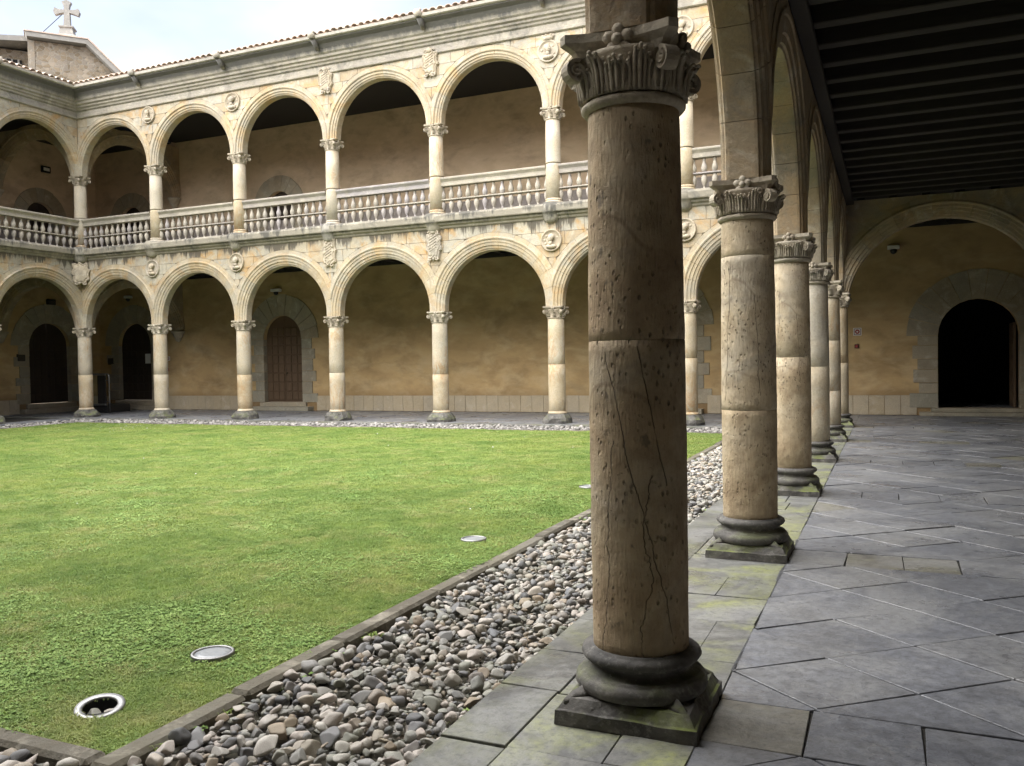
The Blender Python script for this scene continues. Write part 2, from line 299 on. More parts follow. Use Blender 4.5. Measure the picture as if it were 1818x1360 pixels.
# ------------------------------------------------------------------ mesh helpers
class MB:
    def __init__(s): s.v = []; s.f = []; s.sm = []
    def add(s, v, f, smooth=False):
        o = len(s.v); s.v += [tuple(q) for q in v]; s.f += [tuple(i + o for i in q) for q in f]; s.sm += [smooth] * len(f); return s
    def box(s, x0, x1, y0, y1, z0, z1, bev=0):
        if bev:
            b = min(bev, (x1 - x0) / 3, (y1 - y0) / 3, (z1 - z0) / 3); pts = []
            # a box with chamfered edges: 24 vertices
            V = []; idx = {}
            for sx in (0, 1):
                for sy in (0, 1):
                    for sz in (0, 1):
                        X = (x0, x1)[sx]; Y = (y0, y1)[sy]; Z = (z0, z1)[sz]; ix = X + (b if sx == 0 else -b); iy = Y + (b if sy == 0 else -b); iz = Z + (b if sz == 0 else -b)
                        idx[sx, sy, sz] = len(V); V += [(X, iy, iz), (ix, Y, iz), (ix, iy, Z)]
            q = lambda a, k: idx[a] + k
            F = []
            for k in range(3):
                for sgn in (0, 1):
                    o = [i for i in range(3) if i != k]; cs = []
                    for a, b2 in ((0, 0), (1, 0), (1, 1), (0, 1)):
                        t = [0, 0, 0]; t[k] = sgn; t[o[0]] = a; t[o[1]] = b2; cs.append(q(tuple(t), k))
                    F.append(cs if (sgn == 1) != (k == 1) else cs[::-1])
            for k in range(3):
                o = [i for i in range(3) if i != k]
                for a in (0, 1):
                    for b2 in (0, 1):
                        t0 = [0, 0, 0]; t0[o[0]] = a; t0[o[1]] = b2; t1 = list(t0); t1[k] = 1
                        cs = [q(tuple(t0), o[0]), q(tuple(t1), o[0]), q(tuple(t1), o[1]), q(tuple(t0), o[1])]
                        F.append(cs)
            for c in idx: F.append([q(c, 0), q(c, 1), q(c, 2)])
            return s.add(V, F)
        V = [(x0, y0, z0), (x1, y0, z0), (x1, y1, z0), (x0, y1, z0), (x0, y0, z1), (x1, y0, z1), (x1, y1, z1), (x0, y1, z1)]
        return s.add(V, [(3, 2, 1, 0), (4, 5, 6, 7), (0, 1, 5, 4), (1, 2, 6, 5), (2, 3, 7, 6), (3, 0, 4, 7)])
    def lathe(s, prof, n=24, c=(0, 0, 0), smooth=True, cap=True, jit=0):
        V = []; F = []
        for r, z in prof:
            for k in range(n):
                a = 2 * PI * k / n; q = r
                if jit: q = r * (1 + jit * mnoise.noise(Vector((math.cos(a) * 2, math.sin(a) * 2, z * 9 + c[0]))))
                V.append((c[0] + q * math.cos(a), c[1] + q * math.sin(a), c[2] + z))
        for i in range(len(prof) - 1):
            for k in range(n): F.append((i * n + k, i * n + (k + 1) % n, (i + 1) * n + (k + 1) % n, (i + 1) * n + k))
        s.add(V, F, smooth)
        if cap:
            o = len(s.v) - len(V); s.f.append(tuple(o + k for k in range(n))[::-1]); s.f.append(tuple(o + (len(prof) - 1) * n + k for k in range(n))); s.sm += [False, False]
        return s
    def tube(s, pts, r, n=8, smooth=True):
        P = [Vector(p) for p in pts]; V = []; F = []; up0 = Vector((0, 0, 1))
        for i, p in enumerate(P):
            t = (P[min(i + 1, len(P) - 1)] - P[max(i - 1, 0)]).normalized()
            a = t.cross(up0)
            if a.length < 1e-3: a = t.cross(Vector((0, 1, 0)))
            a.normalize(); b = a.cross(t); rr = r[i] if isinstance(r, (list, tuple)) else r
            for k in range(n): V.append(p + a * rr * math.cos(2 * PI * k / n) + b * rr * math.sin(2 * PI * k / n))
        for i in range(len(P) - 1):
            for k in range(n): F.append((i * n + k, i * n + (k + 1) % n, (i + 1) * n + (k + 1) % n, (i + 1) * n + k))
        F.append(tuple(range(n))[::-1]); F.append(tuple((len(P) - 1) * n + k for k in range(n)))
        return s.add(V, F, smooth)
    def prism(s, poly, y0, y1, axis='y'):
        """polygon of (x, z) pushed from y0 (front) to y1"""
        n = len(poly); V = [(x, y0, z) for x, z in poly] + [(x, y1, z) for x, z in poly]
        F = [tuple(range(n)), tuple(range(n, 2 * n))[::-1]] + [(i, i + n, (i + 1) % n + n, (i + 1) % n) for i in range(n)]
        return s.add(V, F)
    def ball(s, c, r, sc=(1, 1, 1), n=10, m=6):
        V = []; F = []
        for i in range(m + 1):
            t = PI * i / m
            for k in range(n): V.append((c[0] + r * sc[0] * math.sin(t) * math.cos(2 * PI * k / n), c[1] + r * sc[1] * math.sin(t) * math.sin(2 * PI * k / n), c[2] + r * sc[2] * math.cos(t)))
        for i in range(m):
            for k in range(n): F.append((i * n + k, (i + 1) * n + k, (i + 1) * n + (k + 1) % n, i * n + (k + 1) % n))
        return s.add(V, F, True)
    def xf(s, mat, start=0):
        for i in range(start, len(s.v)): s.v[i] = tuple(mat @ Vector(s.v[i]))
        return s
    def mesh(s, name, mat, fix=True):
        m = bpy.data.meshes.new(name); m.from_pydata(s.v, [], s.f); m.materials.append(mat)
        m.polygons.foreach_set('use_smooth', s.sm); 
        if fix:
            import bmesh
            b = bmesh.new(); b.from_mesh(m); bmesh.ops.remove_doubles(b, verts=b.verts, dist=1e-5); bmesh.ops.recalc_face_normals(b, faces=b.faces); b.to_mesh(m); b.free()
        m.update(); return m
    def build(s, name, mat, parent=None, loc=(0, 0, 0), rot=0): return link(name, s.mesh(name, mat), parent, loc, rot)
def link(name, me, parent=None, loc=(0, 0, 0), rot=0):
    o = bpy.data.objects.new(name, me); COL.objects.link(o); o.location = loc
    o.rotation_euler = rot if isinstance(rot, (tuple, list)) else (0, 0, rot)
    if parent is not None: o.parent = parent
    return o
def tag(o, label, cat, group=None, kind=None):
    if label: o['label'] = label
    if cat: o['category'] = cat
    if group: o['group'] = group
    o['kind'] = kind or 'thing'
    return o
def thing(name, label, cat, loc=(0, 0, 0), rot=0, group=None):
    o = bpy.data.objects.new(name, None); COL.objects.link(o); o.location = loc; o.rotation_euler = (0, 0, rot); o.empty_display_size = .2
    return tag(o, label, cat, group, 'thing')
def setting(name, loc=(0, 0, 0)):
    o = bpy.data.objects.new(name, None); COL.objects.link(o); o.location = loc; o['kind'] = 'structure'; return o

SX, SY = 3.4176, 3.4004
LX, LY = 7 * SX, 6 * SY            # the court: 7 bays by 6
XW, YS = -LX, -LY
GW = 4.3                           # depth of the galleries
XE = 4.75                          # inner face of the east gallery wall
ZF, ZC1, ZU, ZC2 = 0.0, 5.05, 5.62, 10.02
R = 1.47
CAP1, CAP2 = 3.02, 8.10
ZA1, ZA2 = 3.11, 8.13

# ------------------------------------------------------------------ arcade walls
PROF = [(0, .105), (.012, .125), (.045, .135), (.055, .155), (.12, .165), (.128, .19), (.20, .198), (.212, .215), (.275, .218), (.285, .238), (.315, .248), (.345, .236), (.352, .215), (.46, .208)]
PROF_E = [(0, .10), (.004, .125), (.03, .135), (.04, .155), (.11, .168), (.125, .185), (.27, .196), (.285, .212), (.33, .214), (.345, .20), (.46, .197)]
PROF_U = [(0, .105), (.012, .125), (.04, .135), (.048, .16), (.10, .17), (.108, .195), (.17, .20), (.18, .225), (.205, .238), (.232, .226), (.24, .208), (.33, .205)]
def pdepth(prof, o):
    for (a, ta), (b, tb) in zip(prof, prof[1:]):
        if o <= b: return ta + (tb - ta) * max(0, (o - a)) / (b - a)
    return prof[-1][1]
_vc = {}
def vouss_meshes(key, Rr, half, prof, n, stilt, mat, th0=0.0, half2=None):
    k = (key, mat.name)
    if k in _vc: return _vc[k]
    out = []
    tot = PI - 2 * th0; halfL = half if half2 is None else half2
    for i in range(n):
        a0 = th0 + tot * i / n + (.0016 if i else 0); a1 = th0 + tot * (i + 1) / n - (.0016 if i < n - 1 else 0)
        st = []
        ns = 3
        for j in range(ns + 1): st.append((a0 + (a1 - a0) * j / ns, 0.0))
        if stilt > 0.005:
            if i == 0: st = [(a0, -stilt)] + st
            if i == n - 1: st = st + [(a1, -stilt)]
        rings = []
        for a, dz in st:
            c, s_ = math.cos(a), math.sin(a); lim = (half if c > 0 else halfL)
            rm = lim / abs(c) if abs(c) > 1e-6 else 1e9
            fr = []
            for o, t in prof:
                r_ = min(Rr + o, rm); fr.append((r_ * c, pdepth(prof, r_ - Rr), r_ * s_ + dz))
            rings.append([(x, -t, z) for x, t, z in fr] + [(x, t, z) for x, t, z in fr[::-1]])
        b = MB(); m = len(rings[0]); V = [p for q in rings for p in q]; F = []
        for j in range(len(rings) - 1):
            for q in range(m): F.append((j * m + q, j * m + (q + 1) % m, (j + 1) * m + (q + 1) % m, (j + 1) * m + q))
        F.append(tuple(range(m))); F.append(tuple((len(rings) - 1) * m + q for q in range(m))[::-1])
        b.add(V, F); out.append(b.mesh('voussoir', mat))
    _vc[k] = out; return out

def arcade_core(b, s, i, zc, ztop, extra=.25, th=.19, RR=None):
    RR = (RR or R) + extra; n = 16; xs = [-s / 2 + s * j / n for j in range(n + 1)]
    zb = [zc + math.sqrt(max(1e-4, RR * RR - x * x)) for x in xs]; xc = (i + .5) * s; V = []; F = []
    for x, z in zip(xs, zb): V += [(xc + x, -th, z), (xc + x, -th, ztop), (xc + x, th, z), (xc + x, th, ztop)]
    for j in range(n):
        a = 4 * j; c = a + 4; F += [(a, c, c + 1, a + 1), (a + 2, a + 3, c + 3, c + 2), (a, a + 2, c + 2, c), (a + 1, c + 1, c + 3, a + 3)]
    b.add(V, F)

def ashlar(parent, s, nb, zc, Rx, z0, z1, courses, mat, seed, name='ashlar_block'):
    """squared blocks between the arches and the cornice, each cut to the curve of the arch rings"""
    rr = random.Random(seed); L = nb * s
    def low(x):
        i = min(nb - 1, max(0, int(x / s))); d = x - (i + .5) * s
        return zc + math.sqrt(max(0, Rx * Rx - d * d)) if abs(d) < Rx else -9
    zs = [z0 + (z1 - z0) * j / courses for j in range(courses + 1)]
    for j in range(courses):
        za, zb = zs[j], zs[j + 1]; x = .22 + (.0 if j % 2 else .18)
        x = .215
        while x < L - .22:
            w = rr.uniform(.42, .78); xe = min(L - .215, x + w)
            if L - .215 - xe < .2: xe = L - .215
            n = 8; q = [(x + .005 + (xe - x - .01) * k / n) for k in range(n + 1)]
            lo = [max(za + .005, low(v) + .004) for v in q]; run = []
            def flush(run):
                if len(run) < 2 or run[-1][0] - run[0][0] < .05: return
                if max(zb - .005 - l for _, l in run) < .05: return
                poly = [(run[0][0], zb - .005)] + [(v, min(l, zb - .012)) for v, l in run] + [(run[-1][0], zb - .005)]
                cx = sum(p[0] for p in poly) / len(poly); cz = zb
                bb = MB(); bb.prism([(px - cx, pz - cz) for px, pz in poly], -(.203 + rr.uniform(0, .007)), -.17)
                bb.build(name, mat, parent, (cx, 0, cz))
            for v, l in zip(q, lo):
                if l < zb - .02: run.append((v, l))
                else: flush(run); run = []
            flush(run); x = xe

def sweep(b, L, prof, m0=0, m1=0):
    """straight moulding along local x; profile is (distance towards the court, z); ends mitred by m*distance"""
    n = len(prof); V = []
    for e in (0, 1):
        for d, z in prof: V.append(((d * m0 if e == 0 else L - d * m1), -d, z))
    F = [(i, i + 1, n + i + 1, n + i) for i in range(n - 1)] + [(n - 1, 0, n, 2 * n - 1), tuple(range(n))[::-1], tuple(range(n, 2 * n))]
    return b.add(V, F)
LOWC = [(.12, 5.24), (.225, 5.24), (.25, 5.265), (.26, 5.30), (.32, 5.335), (.335, 5.37), (.345, 5.40), (.40, 5.405), (.412, 5.43), (.425, 5.56), (.405, 5.60), (.36, 5.62), (.20, 5.66), (.12, 5.66)]
UPC = [(.10, 9.95), (.24, 9.95), (.27, 9.97), (.275, 10.03), (.245, 10.05), (.25, 10.17), (.30, 10.20), (.32, 10.25), (.37, 10.28), (.38, 10.33), (.44, 10.36), (.45, 10.42), (.50, 10.46), (.53, 10.54), (.62, 10.65), (.73, 10.70), (.755, 10.715), (.755, 10.74), (.10, 10.74)]

def arcade(label, loc, rot, s, nb, level, detail, mat, seed, clad=True, ztop=None, cm=None, pf=None):
    L = nb * s; lo = level == 0; zc = ZA1 if lo else ZA2; ztop = ztop or (5.25 if lo else 9.97); prof = pf or (PROF if lo else PROF_U); cap = CAP1 if lo else CAP2
    t = thing('arcade_wall', label, 'arcade', loc, rot)
    b = MB()
    for i in range(nb): arcade_core(b, s, i, zc, ztop)
    b.build('wall_core', cm or M['mortar'], t)
    ms = vouss_meshes('n%d%.3f' % (level, s), R, s / 2, prof, 13, zc - cap, mat)
    for i in range(nb):
        if i in detail:
            for m in ms: link('voussoir', m, t, ((i + .5) * s, 0, zc))
        else:
            for m in vouss_meshes('s%d%.3f' % (level, s), R, s / 2, prof, 1, zc - cap, mat)[:1]:
                pass
            bb = MB(); ns = 24; rings = []
            for j in range(ns + 1):
                a = PI * j / ns; c, q = math.cos(a), math.sin(a); rm = (s / 2) / abs(c) if abs(c) > 1e-6 else 1e9
                fr = [(min(R + o, rm) * c, pdepth(prof, min(R + o, rm) - R), min(R + o, rm) * q - (zc - cap if j in (0, ns) else 0)) for o, _ in prof]
                rings.append([(x, -y, z) for x, y, z in fr] + [(x, y, z) for x, y, z in fr[::-1]])
            m_ = len(rings[0]); bb.add([p for q in rings for p in q], [(j * m_ + q, j * m_ + (q + 1) % m_, (j + 1) * m_ + (q + 1) % m_, (j + 1) * m_ + q) for j in range(ns) for q in range(m_)])
            bb.build('archivolt', mat, t, ((i + .5) * s, 0, zc))
    if clad:
        if lo: ashlar(t, s, nb, zc, R + .462, 3.95, 5.243, 4, M['facade'], seed)
        else: ashlar(t, s, nb, zc, R + .332, 8.80, 9.953, 4, M['facade'], seed)
    return t, L
ALL = range(0, 20)
north_lo, _ = arcade('lower arcade wall of warm sandstone facing us across the lawn', (XW, 0, 0), 0, SX, 7, 0, ALL, M['vouss'], 3)
north_up, _ = arcade('upper arcade wall above the far balustrade under the eaves', (XW, 0, 0), 0, SX, 7, 1, ALL, M['vouss'], 4)
west_lo, _ = arcade('lower arcade wall at the left, meeting the far wall at the shield corner', (XW, YS, 0), PI / 2, SY, 6, 0, (4, 5), M['vouss'], 5)
west_up, _ = arcade('upper arcade wall at the left above the slanting balustrade', (XW, YS, 0), PI / 2, SY, 6, 1, (4, 5), M['vouss'], 6)
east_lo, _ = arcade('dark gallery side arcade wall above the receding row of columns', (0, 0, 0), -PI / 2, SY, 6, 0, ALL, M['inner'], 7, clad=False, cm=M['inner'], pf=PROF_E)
east_up, _ = arcade('upper arcade wall above the near columns', (0, 0, 0), -PI / 2, SY, 6, 1, (), M['vouss'], 8, clad=False)
south_lo, _ = arcade('lower arcade wall on the side behind the camera', (0, YS, 0), PI, SX, 7, 0, (), M['vouss'], 9, clad=False)
south_up, _ = arcade('upper arcade wall on the side behind the camera', (0, YS, 0), PI, SX, 7, 1, (), M['vouss'], 10, clad=False)
for t, L in ((north_lo, LX), (west_lo, LY), (east_lo, LY), (south_lo, LX)):
    sweep(MB(), L, LOWC, 1, 1).build('string_cornice', M['cornice'], t)
for t, L in ((north_up, LX), (west_up, LY), (east_up, LY), (south_up, LX)):
    sweep(MB(), L, UPC, 1, 1).build('eaves_cornice', M['ucornice'], t)
# rounded ressauts of the string cornice that carry the upper columns
res = MB(); res.lathe([(.05, 5.13), (.14, 5.165), (.19, 5.21), (.205, 5.26), (.235, 5.32), (.265, 5.385), (.285, 5.40), (.29, 5.57), (.26, 5.625), (.22, 5.668)], 20)
res = res.mesh('ressaut', M['cornice'])
for k in range(1, 7): link('ressaut', res, north_lo, (k * SX, -.165, 0))
link('ressaut', res, north_lo, (.33, -.33, 0))
for k in range(4, 6): link('ressaut', res, west_lo, (k * SY, -.165, 0))

# transverse arches at the gallery corners
def transverse(label, loc, rot, span, xc, Rr, zc, ztop, capz, mat, wall_mat, xr=None, corbel=True, floor=0):
    t = thing('transverse_arch', label, 'arch', loc, rot)
    th0 = math.asin((capz - zc) / Rr)
    ms = vouss_meshes('t%.2f%.2f%.2f' % (Rr, xc, capz - zc), Rr, span - xc, PROF, 15, 0, mat, th0, xc)
    for m in ms: link('voussoir', m, t, (xc, 0, zc))
    b = MB(); n = 28; RR = Rr + .25; V = []; F = []
    xs = [.0 + span * j / n for j in range(n + 1)]
    for x in xs:
        d = x - xc; z = max(capz, zc + math.sqrt(max(0, RR * RR - d * d)))
        V += [(x, -.185, z), (x, -.185, ztop), (x, .185, z), (x, .185, ztop)]
    for j in range(n):
        a = 4 * j; c = a + 4; F += [(a, c, c + 1, a + 1), (a + 2, a + 3, c + 3, c + 2), (a, a + 2, c + 2, c), (a + 1, c + 1, c + 3, a + 3)]
    b.add(V, F); b.build('spandrel', wall_mat, t)
    xe = xc + Rr * math.cos(th0)
    if corbel:
        c = MB(); c.lathe([(.02, capz - .42), (.10, capz - .36), (.13, capz - .28), (.12, capz - .26), (.17, capz - .22), (.21, capz - .10), (.25, capz - .08), (.26, capz)], 16)
        c.build('corbel', M['cap'], t, (span - .10, 0, 0))
    else:
        MB().box(xe, span, -.2, .2, floor, capz, .01).build('pilaster', wall_mat, t)
    return t
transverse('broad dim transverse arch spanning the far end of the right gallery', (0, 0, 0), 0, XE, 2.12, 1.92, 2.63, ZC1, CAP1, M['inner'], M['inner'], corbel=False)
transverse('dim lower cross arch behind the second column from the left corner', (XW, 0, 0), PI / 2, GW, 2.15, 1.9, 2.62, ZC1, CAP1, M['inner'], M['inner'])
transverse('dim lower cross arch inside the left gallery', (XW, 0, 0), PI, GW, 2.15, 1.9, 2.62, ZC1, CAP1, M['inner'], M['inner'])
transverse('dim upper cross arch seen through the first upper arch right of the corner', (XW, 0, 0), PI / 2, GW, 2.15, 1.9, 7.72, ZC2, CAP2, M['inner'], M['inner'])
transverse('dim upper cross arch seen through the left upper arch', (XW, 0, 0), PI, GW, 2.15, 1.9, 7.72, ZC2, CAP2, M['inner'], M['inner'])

# ------------------------------------------------------------------ columns
def abacus_mb(half, z0, z1, seg=6, sag=.16):
    b = MB(); out = []
    cut = half * .13
    for k in range(4):
        c, s_ = math.cos(k * PI / 2), math.sin(k * PI / 2)
        for j in range(seg + 1):
            t = -1 + 2 * j / seg; x = t * (half - cut); y = -half + sag * half * (1 - t * t)
            out.append((x * c - y * s_, x * s_ + y * c))
    n = len(out); V = []; lv = [(z0, .80), (z0 + (z1 - z0) * .30, .86), (z0 + (z1 - z0) * .52, .97), (z0 + (z1 - z0) * .60, 1.0), (z1, 1.0)]
    for z, k in lv: V += [(x * k, y * k, z) for x, y in out]
    F = [tuple(range(n))[::-1], tuple(range((len(lv) - 1) * n, len(lv) * n))]
    for i in range(len(lv) - 1): F += [(i * n + q, i * n + (q + 1) % n, (i + 1) * n + (q + 1) % n, (i + 1) * n + q) for q in range(n)]
    return b.add(V, F)
def volute_mb(rr=.058, w=.075, turns=1.9, n=30):
    """spiral scroll in the plane of local x (outwards) and z, eye at the origin"""
    b = MB(); V = []; F = []
    for i in range(n + 1):
        t = i / n; a = PI * .62 - t * turns * 2 * PI * 1.0; r = rr * (1 - .80 * t); th = .30 * rr * (1 - .45 * t); ww = w * (.82 + .25 * t)
        c, s_ = math.cos(a), math.sin(a)
        for q, y in ((r, -ww / 2), (r, ww / 2), (r - th, ww / 2 * .86), (r - th, -ww / 2 * .86)): V.append((q * c, y, q * s_))
    for i in range(n):
        for q in range(4): F.append((4 * i + q, 4 * i + (q + 1) % 4, 4 * i + 4 + (q + 1) % 4, 4 * i + 4 + q))
    F += [(0, 1, 2, 3), (4 * n, 4 * n + 1, 4 * n + 2, 4 * n + 3)]; b.add(V, F)
    b.ball((0, 0, 0), rr * .30, (1, w * .55 / (rr * .30), 1), 8, 6)
    b.add([(rr * math.cos(a) * .80, y, rr * math.sin(a) * .80) for y in (-w * .28, w * .28) for a in [2 * PI * k / 12 for k in range(12)]], [tuple(range(12)), tuple(range(12, 24))[::-1]] + [(k, (k + 1) % 12, 12 + (k + 1) % 12, 12 + k) for k in range(12)])
    # the stalk that rises from the bell under the abacus
    b.tube([(-.16, 0, -.085), (-.12, 0, -.02), (-.075, 0, .03), (-.03, 0, rr * .95)], [.012, .018, .022, .018], 6)
    return b
def leaf_mb(h=.15, w=.125, r0=.212, r1=.238, seed=0):
    b = MB(); n, m = 8, 8; V = []; F = []
    for i in range(n + 1):
        t = i / n; ww = w * (1 - .10 * math.cos(t * 16)) * (math.sin(PI * (.36 + .58 * t)) ** .55)
        for j in range(m + 1):
            u = -1 + 2 * j / m; r = r0 + (r1 - r0) * t ** 1.6 + .026 * max(0, t - .66) / .34 + .024 * (1 - abs(u) ** 1.5) - .017 * (j % 2) + .012
            z = h * t - .035 * max(0, t - .86) / .14 - .018 * abs(u) * t
            a = u * ww / 2 / r; V.append((r * math.cos(a), r * math.sin(a), z))
    for i in range(n):
        for j in range(m):
            q = i * (m + 1) + j; F.append((q, q + 1, q + m + 2, q + m + 1))
    for u in (-.84, -.44, 0, .44, .84):
        pp = []; te = 1.0 - .30 * abs(u) ** 1.5
        for q in range(8):
            t = te * q / 7; r = r0 + (r1 - r0) * t ** 1.6 + .026 * max(0, t - .62) / .38 + .024 * (1 - abs(u) ** 1.5) + .009; a = u * (.35 + .65 * math.sin(PI * (.25 + .45 * t))) * w / 2 / r
            pp.append((r * math.cos(a), r * math.sin(a), h * t - .02 * max(0, t - .84) / .16))
        b.tube(pp, [.0062 + .0035 * math.sin(PI * q / 7) for q in range(8)], 6); b.ball(pp[-1], .0095, (1.1, 1, .9), 7, 5)
    o = len(V); V += [(x * .93, y * .93, z) for x, y, z in V[:o]]
    F += [tuple(k + o for k in f[::-1]) for f in F[:n * m]]
    e = [j for j in range(m + 1)] + [i * (m + 1) + m for i in range(1, n + 1)] + [n * (m + 1) + j for j in range(m - 1, -1, -1)] + [i * (m + 1) for i in range(n - 1, 0, -1)]
    for a, c in zip(e, e[1:] + e[:1]): F.append((a, a + o, c + o, c))
    return b.add(V, F, True)
def fleuron_mb(r=.05):
    b = MB(); b.ball((0, -.02, 0), r * .42, (1, 1, 1), 8, 5)
    for k in range(5):
        a = 2 * PI * k / 5 + .3; b.ball((r * .68 * math.cos(a), -.005, r * .68 * math.sin(a)), r * .48, (1, .8, 1), 8, 5)
    b.ball((0, 0, -r * 1.15), r * .45, (.8, .7, 1.1), 8, 5)
    return b
LEAF = leaf_mb().mesh('acanthus_leaf', M['cap']); LEAF_S = leaf_mb(.185, .10, .208, .240).mesh('small_leaf', M['cap'])
VOL = volute_mb().mesh('volute', M['cap']); FLE = fleuron_mb(.062).mesh('fleuron', M['cap']); ABA = abacus_mb(.262, 2.925, 3.018).mesh('abacus', M['cap'])
def bell_mb(z0=2.705, rs=.205, n=40):
    return MB().lathe([(rs * 1.0, z0), (rs + .018, z0 + .006), (rs + .030, z0 + .02), (rs + .030, z0 + .032), (rs + .018, z0 + .044), (rs + .004, z0 + .048), (rs + .004, z0 + .06), (rs + .010, z0 + .12), (rs + .026, z0 + .18), (rs + .048, z0 + .215), (rs + .05, z0 + .235)], n)
BELL = bell_mb().mesh('capital', M['cap'])
def rich_capital(parent, z=0.0):
    c = link('capital', BELL, parent, (0, 0, z))
    link('abacus', ABA, c)
    for k in range(4):
        a = PI / 4 + k * PI / 2; d = .292
        link('volute', VOL, c, (d * math.cos(a), d * math.sin(a), 2.868), a)
        a2 = k * PI / 2; link('fleuron', FLE, c, (.222 * math.sin(a2), -.222 * math.cos(a2), 2.972), a2)
    for k in range(8):
        link('acanthus_leaf', LEAF, c, (0, 0, 2.755), k * PI / 4)
        link('acanthus_leaf', LEAF_S, c, (0, 0, 2.755), k * PI / 4 + PI / 8)
    return c
def plain_capital_mesh(z0, mat, h=.315, rs=.20, half=.27):
    b = MB(); b.lathe([(rs, z0), (rs + .025, z0 + .008), (rs + .028, z0 + .03), (rs + .006, z0 + .045), (rs + .008, z0 + .14), (rs + .03, z0 + .20), (rs + .05, z0 + .235)], 18)
    q = abacus_mb(half, z0 + h - .085, z0 + h, 4, .2); b.add(q.v, q.f)
    for k in range(4):
        a = PI / 4 + k * PI / 2; v = volute_mb(.062, .08, 1.5, 16); d = half * 1.16
        v.xf(Matrix.Translation((d * math.cos(a), d * math.sin(a), z0 + h - .145)) @ Matrix.Rotation(a, 4, 'Z')); b.add(v.v, v.f, True)
        f = fleuron_mb(.05); f.xf(Matrix.Rotation(k * PI / 2, 4, 'Z') @ Matrix.Translation((0, -half * .86, z0 + h - .05))); b.add(f.v, f.f, True)
    for k in range(8):
        l = leaf_mb(.14, .09, rs + .012, rs + .035); l.xf(Matrix.Translation((0, 0, z0 + .05)) @ Matrix.Rotation(k * PI / 4 + .2, 4, 'Z')); b.add(l.v, l.f, True)
    return b.mesh('capital', mat)
CAP_LO = plain_capital_mesh(2.705, M['cap']); CAP_UP = plain_capital_mesh(7.79, M['cap'], .31, .18, .255)
def shaft_r(z, r=.213):                                    # slight entasis
    t = (z - .3) / 2.4; return r * (1.0 - .055 * t + .035 * math.sin(PI * min(1, max(0, t))))
def drums(parent, cuts, mat, n=36, hi=False, r=.213):
    zs = [.295] + cuts + [2.712]
    for a, b_ in zip(zs, zs[1:]):
        m = max(2, int((b_ - a) / (.05 if hi else .25))); pr = [(shaft_r(a, r) - .003, a + .0003), (shaft_r(a, r) - .0003, a + .0018)]
        pr += [(shaft_r(a + (b_ - a) * j / m, r), a + (b_ - a) * j / m) for j in range(1, m)]
        pr += [(shaft_r(b_, r) - .0003, b_ - .0018), (shaft_r(b_, r) - .003, b_ - .0003)]
        q = MB().lathe(pr, n, jit=.012 if hi else .004)
        q.build('drum', mat, parent)
SPUR = MB().add([(.27, -.05, .105), (.27, .05, .105), (.27, 0, .165), (.345, -.035, .10), (.345, .035, .10), (.34, 0, .136), (.395, -.012, .085), (.395, .012, .085), (.39, 0, .105)], [(0, 2, 1), (0, 3, 5, 2), (1, 2, 5, 4), (3, 6, 8, 5), (4, 5, 8, 7), (6, 7, 8), (0, 1, 4, 3), (3, 4, 7, 6)], True).mesh('corner_spur', M['base'])
def attic_base(parent, n=40, hi=True):
    b = MB().lathe([(.20, .105), (.262, .108), (.29, .12), (.302, .145), (.299, .168), (.286, .186), (.272, .192), (.271, .200), (.262, .202), (.246, .207), (.234, .219), (.231, .231), (.238, .241), (.250, .245), (.250, .252), (.262, .256), (.271, .270), (.264, .289), (.250, .299), (.236, .301), (.235, .306), (.20, .307)], n, jit=.016)
    p = MB(); z = [0, .062, .068, .112]; hw = [.312, .310, .300, .272]; V = []; F = []; m = 8
    for zz, h in zip(z, hw):
        for k in range(4):
            for j in range(m):
                t = -1 + 2 * j / m; x, y = t * h, -h; c, s_ = math.cos(k * PI / 2), math.sin(k * PI / 2)
                jt = .014 * mnoise.noise(Vector((x * 9 + k * 5, zz * 40, 1.7)))
                V.append((x * c - (y + jt) * s_, x * s_ + (y + jt) * c, zz + (-.012 * abs(mnoise.noise(Vector((x * 9, k * 3.1, 4)))) if zz else 0)))
    q = 4 * m
    for i in range(3): F += [(i * q + k, i * q + (k + 1) % q, (i + 1) * q + (k + 1) % q, (i + 1) * q + k) for k in range(q)]
    F.append(tuple(range(3 * q, 4 * q))); p.add(V, F)
    b.build('base_moulding', M['base'], parent); pl = p.build('plinth', M['base'], parent)
    for k in range(4): link('corner_spur', SPUR, pl, (0, 0, 0), PI / 4 + k * PI / 2)
def far_base(parent, seed, mat):
    b = MB(); n = 20; V = []; F = []; rings = [(0, .355), (.07, .36), (.14, .335), (.20, .295), (.245, .262), (.255, .22)]
    for z, r in rings:
        for k in range(n):
            a = 2 * PI * k / n; sq = 1 / max(abs(math.cos(a)), abs(math.sin(a))); q = r * (1 + (sq - 1) * .55) * (1 + .13 * mnoise.noise(Vector((math.cos(a) * 1.7 + seed * 3.3, math.sin(a) * 1.7, z * 7))))
            V.append((q * math.cos(a), q * math.sin(a), z))
    for i in range(len(rings) - 1): F += [(i * n + k, i * n + (k + 1) % n, (i + 1) * n + (k + 1) % n, (i + 1) * n + k) for k in range(n)]
    F.append(tuple(range((len(rings) - 1) * n, len(rings) * n))); b.add(V, F)
    b.build('plinth', M['base'], parent)
    MB().lathe([(.20, .248), (.245, .252), (.252, .268), (.24, .285), (.228, .296), (.225, .315), (.205, .32)], 24).build('base_moulding', mat, parent)

